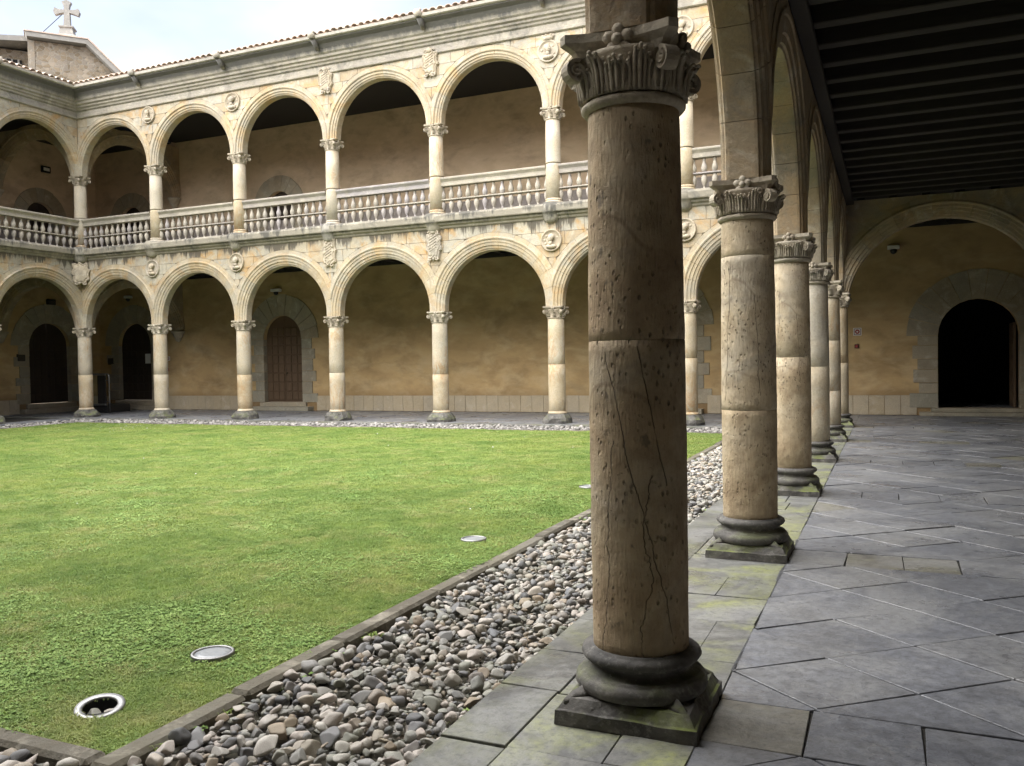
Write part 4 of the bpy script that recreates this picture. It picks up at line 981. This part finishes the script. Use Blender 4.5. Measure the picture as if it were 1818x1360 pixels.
for x0, x1, z0, z1 in ((-w_, w_, w_ - .014, w_), (-w_, w_, -w_, -w_ + .014), (-w_, -w_ + .014, -w_ + .014, w_ - .014), (w_ - .014, w_, -w_ + .014, w_ - .014)): b.box(x0, x1, -.015, -.0125, z0, z1)
b.build('sign_border', M['maroon'], t)
ring(.024, .060, -.0165).build('sign_ring', M['red'], t)
t = thing('fire_alarm', 'small dark red alarm box below the square sign', 'alarm', (.25, GW, 1.865)); MB().box(-.055, .055, -.05, -.003, -.055, .055, .008).build('box', M['maroon'], t); MB().box(-.03, .03, -.056, -.0505, -.03, .03, .004).build('button', M['red'], t)
t = thing('fire_sign', 'tiny pale sign on the ochre wall right of the white notice', 'sign', (-24.55 + .0, GW, 1.98)); MB().box(-.08, .08, -.012, -.002, -.08, .08, .002).build('sign_board', M['white'], t); ring(.02, .05, -.0135, 14).build('sign_ring', M['red'], t)
t = thing('fire_alarm', 'tiny red alarm box on the ochre wall behind the second lower column', 'alarm', (-24.6, GW, 1.55)); MB().box(-.06, .06, -.05, -.003, -.06, .06, .008).build('box', M['red'], t)
t = thing('exit_sign', 'dark emergency light box over the left edge door', 'light box', (XW - GW, 2.1, 4.2), PI / 2); MB().box(-.18, .18, -.10, -.003, -.10, .10, .01).build('housing', M['black'], t); MB().box(-.13, .13, -.106, -.1005, -.06, .06, .002).build('panel', M['plate'], t)
t = thing('exit_sign', 'dim emergency light box high in the left upper gallery', 'light box', (XW - GW, 2.05, 9.22), PI / 2); MB().box(-.18, .18, -.10, -.003, -.12, .12, .01).build('housing', M['black'], t); MB().box(-.13, .13, -.106, -.1005, -.06, .06, .002).build('panel', M['white'], t)
for lab, x, y, rot, z in (('dark square plaque left of the left edge door', XW - GW, .82, PI / 2, 2.08), ('dark square plaque left of the corner door', -27.6, GW, 0, 1.93)):
    t = thing('plaque', lab, 'plaque', (x, y, z), rot, 'dark plaques beside doors'); MB().box(-.15, .15, -.05, -.0285, -.12, .12, .006).build('plate', M['plate'], t); MB().box(-.17, .17, -.0285, -.002, -.14, .14, .006).build('frame', M['iron'], t)
tag(MB().box(-.14, .14, -.004, .0, -.19, .19).build('notice', M['paper'], None, (-25.75, GW + .118, 2.0)), 'white paper notice pinned on the dark corner door', 'notice')
t = thing('glass_barrier', 'steel framed glass platform with a bent tube rail beside the corner column', 'barrier', (-26.3, 2.0, 0))
MB().box(-.05, .60, -.02, .0, .34, 1.38).build('glass_panel', M['glass'], t); MB().box(.62, 1.0, -.02, .03, .34, 1.38, .005).build('control_panel', M['black'], t)
MB().box(-.3, 1.02, -.045, .035, 1.385, 1.46, .01).build('top_rail', M['steel'], t); MB().box(-.3, 1.02, -.045, .035, .27, .335, .01).build('bottom_rail', M['steel'], t)
b = MB(); b.tube([(1.02, -.01, 1.43), (1.10, -.01, 1.44), (1.16, -.01, 1.40), (1.185, -.01, 1.30), (1.19, -.01, .5), (1.19, -.01, .005)], .024, 10); b.build('tube_rail', M['steel'], t)
MB().tube([(1.02, -.01, .42), (1.19, -.01, .42)], .016, 8).build('rail_bracket', M['steel'], t); MB().tube([(1.02, -.01, 1.2), (1.19, -.01, 1.2)], .016, 8).build('rail_bracket', M['steel'], t)
MB().box(-.3, 1.0, .03, 1.1, .02, .30, .02).build('platform', M['black'], t)

# ------------------------------------------------------------------ ground, paving, kerb
gd = MB(); gd.box(-60, 40, -60, 60, -.5, -.16); gd = gd.build('ground', M['soil']); gd['kind'] = 'structure'
XG, XK, XL = -.73, -1.86, -1.99           # slab edge, kerb outer, kerb inner (lawn starts)
pv = setting('gallery_paving')
b = MB(); b.box(XG + .03, XE, YS - GW, GW + .2, -.155, -.014); b.box(XW - GW, XG + .03, -XG * -1 + .03, GW + .2, -.155, -.0145); b.box(XW - GW, XW + .70, YS - GW, -.70, -.155, -.0148); b.box(XW + .7, XG + .03, YS - GW, YS + .70, -.155, -.0149); b.build('bedding', M['joint'], pv)
slabs = []
def slab(poly, mat, h=.0, gap=.0025, zb=-.03):
    """convex polygon of (x, y), shrunk by the joint and slightly uneven"""
    n = len(poly); cx = sum(p[0] for p in poly) / n; cy = sum(p[1] for p in poly) / n
    rad = min(math.hypot(p[0] - cx, p[1] - cy) for p in poly)
    P = [Vector((p[0] - cx, p[1] - cy)) for p in poly]
    def inset(d):
        out = []
        for i in range(n):
            a, b_, c = P[i - 1], P[i], P[(i + 1) % n]; e1 = (b_ - a).normalized(); e2 = (c - b_).normalized(); n1 = Vector((-e1.y, e1.x)); n2 = Vector((-e2.y, e2.x))
            den = 1 + n1.dot(n2); out.append(b_ + (n1 + n2) * d / max(.3, den))
        return out
    gap = rnd.uniform(.0028, .0058); tx, ty = rnd.uniform(-.007, .007), rnd.uniform(-.007, .007); hz = h + rnd.uniform(-.004, .004)
    P = [q + Vector((rnd.uniform(-.006, .006), rnd.uniform(-.006, .006))) for q in P]
    A, B = inset(gap), inset(gap + .0022); V = [(p.x, p.y, zb) for p in A] + [(p.x, p.y, hz - .003 + p.x * tx + p.y * ty) for p in A] + [(p.x, p.y, hz + p.x * tx + p.y * ty) for p in B]
    F = [tuple(range(2 * n, 3 * n))] + [(k * n + i, k * n + (i + 1) % n, (k + 1) * n + (i + 1) % n, (k + 1) * n + i) for k in (0, 1) for i in range(n)]
    slabs.append((math.hypot(cx - 1.05, cy + 20.8), V, F, cx, cy, mat))
def area(p): return abs(sum(p[i - 1][0] * p[i][1] - p[i][0] * p[i - 1][1] for i in range(len(p)))) / 2
def clip(poly, x0, x1, y0, y1):
    for ax, lim, sg in ((0, x0, 1), (0, x1, -1), (1, y0, 1), (1, y1, -1)):
        out = []
        for i in range(len(poly)):
            a, b_ = poly[i - 1], poly[i]; da, db = sg * (a[ax] - lim), sg * (b_[ax] - lim)
            if (da >= 0) != (db >= 0): t_ = da / (da - db); out.append((a[0] + (b_[0] - a[0]) * t_, a[1] + (b_[1] - a[1]) * t_))
            if db >= 0: out.append(b_)
        poly = out
        if len(poly) < 3: return []
    return poly
def ccw(p): return p if sum(p[i - 1][0] * p[i][1] - p[i][0] * p[i - 1][1] for i in range(len(p))) > 0 else p[::-1]
X0 = .31
for k in range(-1, 6):                                        # bays of the right gallery, from the far end
    ya, yb = -(k + 1) * SY - 0 + .24, -k * SY - .24
    if k == -1: ya, yb = .24, GW
    hy, hx = .365, .43
    m0 = 0
    for i in range(-2, 14):
        for j in range(-2, 14):
            if (i + j) % 2: continue
            c = (X0 + i * hx, ya + .02 + j * hy + (0 if k >= 0 else 0))
            p = clip([(c[0] + hx, c[1]), (c[0], c[1] + hy), (c[0] - hx, c[1]), (c[0], c[1] - hy)], X0, XE, ya, yb)
            if len(p) >= 3 and area(p) > .012: slab(ccw(p), M['flagpale'] if rnd.random() < .03 else M['flag'])
    # the straight band that crosses the gallery at each column
    y = -(k + 1) * SY; x = X0
    while x < XE - .05:
        xe = min(XE, x + rnd.uniform(.38, .48)); slab([(x, y - .24), (xe, y - .24), (xe, y + .24), (x, y + .24)], M['flagpale'] if rnd.random() < .22 else M['flag']); x = xe
y = -5.9 * SY
# slabs under the columns: an outer edge course and an inner mossy course
y = YS + .5
while y < -.74:
    ye = min(-.74, y + rnd.uniform(.52, .74)); slab([(XG, y), (-.42, y), (-.42, ye), (XG, ye)], M['kerbflag']); y = ye
y = YS + .35
while y < .24:
    ye = min(.24, y + rnd.uniform(.48, .72))
    if rnd.random() < .55:
        s_ = rnd.uniform(-.08, .10); slab([(-.42, y), (s_, y), (s_, ye), (-.42, ye)], M['mossflag']); slab([(s_, y), (X0, y), (X0, ye), (s_, ye)], M['mossflag'])
    else: slab([(-.42, y), (X0, y), (X0, ye), (-.42, ye)], M['mossflag'])
    y = ye
# far gallery
x = XW - GW
while x < -.42 - .01:
    xe = min(-.42, x + rnd.uniform(.6, .9)); slab([(x, -.73), (xe, -.73), (xe, -.40), (x, -.40)], M['kerbflag'])
    slab([(x, -.40), (xe, -.40), (xe, .30), (x, .30)], M['flag'])
    yy = .30
    while yy < GW - .05:
        ye = min(GW, yy + rnd.uniform(.55, .8)); slab([(x, yy), (xe, yy), (xe, ye), (x, ye)], M['flag']); yy = ye
    x = xe
slab([(-.42, .24), (.31, .24), (.31, GW), (-.42, GW)], M['flag'])
# left gallery strip
y = -9
while y < -.74:
    ye = min(-.74, y + rnd.uniform(.6, .9)); slab([(XW - .3, y), (XW + .73, y), (XW + .73, ye), (XW - .3, ye)], M['flag']); y = ye
slabs.sort(key=lambda q: q[0])
def front(q): return (q[3] - 1.05) * fw.x + (q[4] + 20.8) * fw.y > .8
vis = [q for q in slabs if front(q) and q[3] > -.8]; rest = [q for q in slabs if not (front(q) and q[3] > -.8)]
# size in the picture decides which slabs stay separate
for q in vis[:295]:
    b = MB(); b.v = q[1]; b.f = q[2]; b.sm = [False] * len(q[2]); link('paving_slab', b.mesh('paving_slab', q[5], False), pv, (q[3], q[4], 0))
for mat in (M['flag'], M['flagpale'], M['kerbflag'], M['mossflag']):
    b = MB()
    for q in vis[295:] + rest:
        if q[5] is mat: b.add([(v[0] + q[3], v[1] + q[4], v[2]) for v in q[1]], q[2])
    if b.v: o = link('far_paving', b.mesh('far_paving', mat, False), pv); o['kind'] = 'stuff'

# kerb round the lawn
kb = setting('lawn_kerb'); ys0 = YS - 0 + 2.0; yk = YS + 2.07
def kerb_run(x0, x1, y0, y1, alongx):
    q = x0 if alongx else y0; e = x1 if alongx else y1
    while q < e - .02:
        w_ = min(e, q + rnd.uniform(.8, 1.3))
        if e - w_ < .3: w_ = e
        if alongx: MB().box(q + .003, w_ - .003, y0, y1, -.16, -.012 + rnd.uniform(-.012, .006), .02).build('kerb_stone', M['kerb'], kb)
        else: MB().box(x0, x1, q + .003, w_ - .003, -.16, -.012 + rnd.uniform(-.012, .006), .02).build('kerb_stone', M['kerb'], kb)
        q = w_
kerb_run(XL, XK, yk, -1.84, False)
kerb_run(XW + 1.84, XL - .002, yk, yk + .12, True)
kerb_run(XW + 1.84, XL - .002, -1.955, -1.84, True)
kerb_run(XW + 1.84, XW + 1.955, yk + .125, -1.96, False)

# lawn
holes = [(-2.47, -17.09, .125), (-2.45, -17.865, .10)]
lx0, lx1, ly0, ly1 = XW + 1.955, XL, yk + .12, -1.955
PX, PY = -2.45, -17.865
ys_ = sorted([q for q in np.linspace(ly0, ly1, 70) if abs(q - PY) > .15] + [PY - .14, PY + .14]); xs_ = sorted([q for q in np.linspace(lx0, lx1, 90) if abs(q - PX) > .15] + [PX - .14, PX + .14]); V = []; F = []
def lawn_z(x, y): return -.035 + .022 * mnoise.noise(Vector((x * .5, y * .5, 2))) + .012 * mnoise.noise(Vector((x * 2.2, y * 2.2, 5)))
lm = MB(); nx, ny = len(xs_), len(ys_)
lm.add([(x, y, lawn_z(x, y) - .012) for y in ys_ for x in xs_], [(j * nx + i, j * nx + i + 1, (j + 1) * nx + i + 1, (j + 1) * nx + i) for j in range(ny - 1) for i in range(nx - 1) if not (abs(xs_[i] + .14 - PX) < .01 and abs(ys_[j] + .14 - PY) < .01)], True)
V = []; F = []
for k in range(32):
    a = 2 * PI * k / 32; c_, s_ = math.cos(a), math.sin(a); q = .14 / max(abs(c_), abs(s_)); V += [(PX + .098 * c_, PY + .098 * s_, lawn_z(PX, PY) - .012), (PX + q * c_, PY + q * s_, lawn_z(PX + q * c_, PY + q * s_) - .012)]
lm.add(V, [(2 * k, 2 * k + 1, (2 * k + 3) % 64, (2 * k + 2) % 64) for k in range(32)], True)
lo = lm.build('lawn', M['turf']); lo['kind'] = 'structure'

# ------------------------------------------------------------------ scattering (geometry nodes)
def scatter(name, pts, rots, scl, idx, protos, parent=None):
    col = bpy.data.collections.new(name + '_kinds')
    for i, m in enumerate(protos): col.objects.link(bpy.data.objects.new('%s_kind_%02d' % (name, i), m))
    me = bpy.data.meshes.new(name); n = len(pts); me.vertices.add(n); me.vertices.foreach_set('co', np.asarray(pts, dtype=np.float32).ravel())
    a = me.attributes.new('rot', 'FLOAT_VECTOR', 'POINT'); a.data.foreach_set('vector', np.asarray(rots, dtype=np.float32).ravel())
    a = me.attributes.new('scl', 'FLOAT_VECTOR', 'POINT'); a.data.foreach_set('vector', np.asarray(scl, dtype=np.float32).ravel())
    a = me.attributes.new('kind_id', 'INT', 'POINT'); a.data.foreach_set('value', np.asarray(idx, dtype=np.int32))
    me.update(); o = link(name, me, parent); o['kind'] = 'stuff'
    ng = bpy.data.node_groups.new(name + '_nodes', 'GeometryNodeTree'); ng.interface.new_socket('Geometry', in_out='INPUT', socket_type='NodeSocketGeometry'); ng.interface.new_socket('Geometry', in_out='OUTPUT', socket_type='NodeSocketGeometry')
    gi, go = ng.nodes.new('NodeGroupInput'), ng.nodes.new('NodeGroupOutput'); ip = ng.nodes.new('GeometryNodeInstanceOnPoints'); ci = ng.nodes.new('GeometryNodeCollectionInfo')
    ci.inputs['Collection'].default_value = col; ci.inputs['Separate Children'].default_value = True; ci.inputs['Reset Children'].default_value = True
    def attr(nm, ty):
        q = ng.nodes.new('GeometryNodeInputNamedAttribute'); q.data_type = ty; q.inputs['Name'].default_value = nm; return q.outputs['Attribute']
    L = ng.links.new; L(gi.outputs[0], ip.inputs['Points']); L(ci.outputs[0], ip.inputs['Instance']); ip.inputs['Pick Instance'].default_value = True
    L(attr('kind_id', 'INT'), ip.inputs['Instance Index']); L(attr('rot', 'FLOAT_VECTOR'), ip.inputs['Rotation']); L(attr('scl', 'FLOAT_VECTOR'), ip.inputs['Scale']); L(ip.outputs[0], go.inputs[0])
    md = o.modifiers.new('scatter', 'NODES'); md.node_group = ng; return o
rs = np.random.RandomState(5)

# grass
def tuft(seed, n, h, spread, w):
    q = random.Random(seed); b = MB()
    for i in range(n):
        a = q.uniform(0, 2 * PI); d = q.uniform(0, spread); x, y = d * math.cos(a), d * math.sin(a); l = h * q.uniform(.55, 1.15); a2 = q.uniform(0, 2 * PI); ln = q.uniform(.45, 1.25); dx, dy = math.cos(a2), math.sin(a2); ww = w * q.uniform(.7, 1.2)
        p0 = Vector((x, y, 0)); p1 = p0 + Vector((dx * ln * l * .4, dy * ln * l * .4, l * .62)); p2 = p0 + Vector((dx * ln * l, dy * ln * l, l * (.95 - .5 * ln))); s_ = Vector((-dy, dx, 0)) * ww
        b.add([p0 - s_, p0 + s_, p1 + s_ * .8, p1 - s_ * .8, p2], [(0, 1, 2, 3), (3, 2, 4)])
    return b.mesh('tuft', M['grass'], False)
def clover(seed):
    q = random.Random(seed); b = MB()
    for i in range(6):
        cx, cy, cz = q.uniform(-.05, .05), q.uniform(-.05, .05), q.uniform(.006, .024)
        for k in range(3):
            a = 2 * PI * k / 3 + q.uniform(0, 1); r = q.uniform(.006, .011); ux, uy = math.cos(a), math.sin(a); tz = q.uniform(-.3, .3)
            b.add([(cx, cy, cz), (cx + r * (ux * .8 - uy * .6), cy + r * (uy * .8 + ux * .6), cz + r * tz), (cx + r * 1.5 * ux, cy + r * 1.5 * uy, cz + r * tz * 1.3 + .003), (cx + r * (ux * .8 + uy * .6), cy + r * (uy * .8 - ux * .6), cz + r * tz)], [(0, 1, 2, 3)])
    return b.mesh('clover', M['clover'], False)
kinds = [tuft(i, 13, .036, .035, .0022) for i in range(5)] + [clover(20 + i) for i in range(4)] + [tuft(40 + i, 22, .030, .07, .0035) for i in range(3)]
cand = []
def dens(x, y):
    d = np.hypot(x - 1.05, y + 20.8); return np.clip(3400 * (5.0 / np.maximum(d, 4)) ** 1.6, 260, 4200), d
N = 1300000; x = rs.uniform(lx0, lx1, N); y = rs.uniform(ly0, ly1, N); D, d = dens(x, y); A = (lx1 - lx0) * (ly1 - ly0)
# only what the camera can see, with a margin for a step aside
ang = np.degrees(np.arctan2(-(x - 1.05), y + 20.8)); keep = (rs.uniform(0, 1, N) < D * A / N) & (ang > -20) & (ang < 72)
for hx_, hy_, hr in holes: keep &= np.hypot(x - hx_, y - hy_) > hr + .025
x, y, d = x[keep], y[keep], d[keep]; n = len(x)
near = np.array([mnoise.noise(Vector((a * 1.1, b_ * 1.1, 9))) for a, b_ in zip(x, y)]); edge = np.clip(1.6 - np.minimum(lx1 - x, y - ly0) , 0, 1.6) / 1.6
isclo = (rs.uniform(0, 1, n) < np.clip(.04 + .50 * (near - .04) + .22 * edge, .01, .34)) & (d < 14)
idx = np.where(isclo, rs.randint(5, 9, n), np.where(d > 9, rs.randint(9, 12, n), rs.randint(0, 5, n)))
zz = np.array([lawn_z(a, b_) for a, b_ in zip(x, y)]) - .012
s = rs.uniform(.75, 1.35, n) * np.where(d > 9, 1.25, 1.0) * (1 + .35 * near); rot = np.zeros((n, 3)); rot[:, 2] = rs.uniform(0, 6.28, n)
scatter('grass', np.c_[x, y, zz], rot, np.c_[s, s, s * np.where(d > 9, .85, 1)], idx, kinds)
# daisies and fallen petals
dm = G('daisy_petal').fin((.7, .7, .68), .6); b = MB(); b.lathe([(.012, 0), (.012, .003)], 8); dme = b.mesh('daisy', dm)
m_ = 110; x = np.concatenate([rs.uniform(lx0, -17, 90), rs.uniform(-14, lx1, m_ - 90)]); y = np.concatenate([rs.uniform(-5.0, ly1 - .1, 90), rs.uniform(-14, ly1, m_ - 90)])
z = np.array([lawn_z(a, c) for a, c in zip(x, y)]) + .03; scatter('daisies', np.c_[x, y, z], rs.uniform(-.5, .5, (m_, 3)), np.repeat(rs.uniform(.5, 1.0, (m_, 1)), 3, 1), np.zeros(m_), [dme])

wx = np.concatenate([rs.normal(XG - .02, .012, 70), rs.normal(XK + .02, .02, 90)]); wy = np.concatenate([rs.uniform(-17.5, -3, 70) , rs.uniform(-18.2, -3, 90)])
wn_ = np.array([mnoise.noise(Vector((a * 3, c * 1.3, 3))) for a, c in zip(wx, wy)]) > .02; wx, wy = wx[wn_], wy[wn_]; n = len(wx); s = rs.uniform(.9, 2.0, n)
scatter('weeds', np.c_[wx, wy, np.full(n, -.055)], np.c_[np.zeros(n), np.zeros(n), rs.uniform(0, 6, n)], np.c_[s, s, s], rs.randint(0, 9, n), kinds)

# pebbles
def pebble_mesh(seed, sub):
    import bmesh
    b = bmesh.new(); bmesh.ops.create_icosphere(b, subdivisions=sub, radius=1); q = random.Random(seed); o = Vector((q.uniform(0, 50), q.uniform(0, 50), q.uniform(0, 50)))
    ax = Vector((1.0, q.uniform(.58, .9), q.uniform(.38, .68)))
    cuts = [(Vector((q.uniform(-1, 1), q.uniform(-1, 1), q.uniform(-.9, .9))).normalized(), q.uniform(.42, .82)) for _ in range(8)]
    for v in b.verts:
        c = v.co.copy()
        for nn, dd in cuts:
            t_ = c.dot(nn)
            if t_ > dd: c -= nn * (t_ - dd) * .93
        c *= 1 + .16 * mnoise.noise(c * 1.1 + o); v.co = Vector((c.x * ax.x, c.y * ax.y, c.z * ax.z))
    me = bpy.data.meshes.new('pebble'); b.to_mesh(me); b.free(); me.polygons.foreach_set('use_smooth', [True] * len(me.polygons)); me.materials.append(M['pebble']); return me
PK = [pebble_mesh(i, 3) for i in range(14)]; PL = [pebble_mesh(i, 2) for i in range(14)]
gv = setting('gravel_bed'); MB().box(XK, XG + .02, yk - .2, -.72, -.159, -.10).build('bed_soil', M['soil'], gv)
b = MB(); b.box(XW + .72, XK, -1.84, -.72, -.159, -.101); b.box(XW + .72, XK, YS + .72, yk, -.159, -.1015); b.box(XW + .72, XW + 1.84, yk, -1.84, -.159, -.1012); b.build('bed_soil', M['soil'], gv)
def bed(x0, x1, y0, y1, n, size):
    out = []
    cell = {}
    X = rs.uniform(x0, x1, n); Y = rs.uniform(y0, y1, n)
    for a, c in zip(X, Y):
        r = max(.015, rs.lognormal(math.log(size), .42)); r = min(r, size * 2.3)
        out.append([a, c, r])
    return out
def settle(P, x0, x1, y0, y1, base, layers=2):
    """drop the pebbles one by one on a height map so that they lie on each other"""
    g = .02; W_, H_ = int((x1 - x0) / g) + 2, int((y1 - y0) / g) + 2; hm = np.full((W_, H_), base); res = []
    for a, c, r in P:
        i0, i1 = max(0, int((a - x0 - r * .6) / g)), int((a - x0 + r * .6) / g) + 1; j0, j1 = max(0, int((c - y0 - r * .6) / g)), int((c - y0 + r * .6) / g) + 1
        h = np.percentile(hm[i0:i1, j0:j1], 65) if hm[i0:i1, j0:j1].size else base
        if h > base + .075: continue
        z = h + r * .34; res.append((a, c, z, r)); sub = hm[i0:i1, j0:j1]; hm[i0:i1, j0:j1] = np.maximum(sub, h + r * .62)
    return res
Pn = settle(bed(XK + .03, XG - .015, YS + .9, -8.0, 26000, .0295), XK, XG, YS + .9, -8.0, -.115)
dd = [(math.hypot(p[0] - 1.05, p[1] + 20.8) / p[3] ** .8, p) for p in Pn if p[1] > -18.6]; rest_p = [p for p in Pn if p[1] <= -18.6]
order = sorted(dd, key=lambda q: (-q[1][2] > .06, q[0]))
for k, (_, p) in enumerate(order[:298]):
    o = link('pebble', PK[k % 14], gv, p[:3], (rs.uniform(-.45, .45), rs.uniform(-.45, .45), rs.uniform(0, 6.28))); o.scale = (p[3],) * 3
Q = [p for _, p in order[298:]] + rest_p
def bedscatter(name, Q, kinds, tilt=.45):
    n = len(Q); A_ = np.array(Q); r_ = np.c_[rs.uniform(-tilt, tilt, n), rs.uniform(-tilt, tilt, n), rs.uniform(0, 6.28, n)]
    return scatter(name, A_[:, :3], r_, np.repeat(A_[:, 3:4], 3, 1), rs.randint(0, len(kinds), n), kinds, gv)
bedscatter('pebbles', Q, PL)
Pf = settle(bed(XK + .03, XG - .015, -8.0, -.75, 16000, .031), XK, XG, -8.0, -.75, -.115)
bedscatter('pebbles', Pf, PL)
PP = []
for m in PL[:8]:
    c = m.copy(); c.materials.clear(); c.materials.append(M['palepebble']); PP.append(c)
Pn2 = settle(bed(XW + .75, XK, -1.82, -.75, 16000, .042), XW, XK, -1.84, -.73, -.115)
bedscatter('pale_pebbles', Pn2, PP)
Pw2 = settle(bed(XW + .75, XW + 1.82, -12, -1.86, 6000, .042), XW + .7, XW + 1.84, -12, -1.84, -.115)
bedscatter('pale_pebbles', Pw2, PP)
Ps2 = settle(bed(-6, XK, YS + .75, yk - .03, 6500, .036), -6, XK, YS + .7, yk, -.115)
bedscatter('pebbles', Ps2, PL)

# ------------------------------------------------------------------ lamps sunk in the lawn
def ground_lamp(lab, x, y, r=.12, z=None):
    z = lawn_z(x, y) + .016 if z is None else z
    t = thing('ground_lamp', lab, 'ground lamp', (x, y, z), 0, 'round lamps sunk in the lawn')
    MB().lathe([(r * .84, -.06), (r * .84, .004), (r * .88, .010), (r * .97, .009), (r, .002), (r, -.06)], 32, cap=False).build('rim', M['steel'], t)
    MB().lathe([(.001, .003), (r * .5, .005), (r * .83, .002), (r * .83, -.03)], 32, cap=False).build('lens', M['lens'], t)
ground_lamp('round frosted lamp flush in the grass nearest the kerb corner', -2.47, -17.09)
ground_lamp('round lamp in the grass halfway along the pebble strip', -2.46, -13.77)
ground_lamp('distant round lamp in the grass just left of the huge column', -2.51, -10.34)
t = thing('lamp_pit', 'open lamp well with a loose white ring and two stones inside', 'lamp pit', (-2.45, -17.865, lawn_z(-2.45, -17.865) + .005), 0)
MB().lathe([(.098, -.13), (.098, .0), (.104, .004), (.106, -.02), (.106, -.13)], 28, cap=False).build('well', M['black'], t)
b = MB().lathe([(.078, 0), (.080, .008), (.112, .008), (.114, 0)], 32, cap=False); q = b.build('rim', M['steel'], t, (.016, -.016, .004), (.13, .10, 0))
MB().lathe([(.001, -.125), (.098, -.124)], 20, cap=False).build('well_floor', M['soil'], t)
for k, (dx, dy, r_) in enumerate(((-.025, -.02, .045), (.03, .03, .042))):
    o = link('rock', PK[k + 3], None, (-2.45 + dx, -17.865 + dy, lawn_z(-2.45, -17.865) - .03), (.2, .1, k * 1.3)); o.scale = (r_,) * 3
    tag(o, ('larger pale stone lying in the open lamp well' if k == 0 else 'brown stone at the back of the open lamp well'), 'stone')
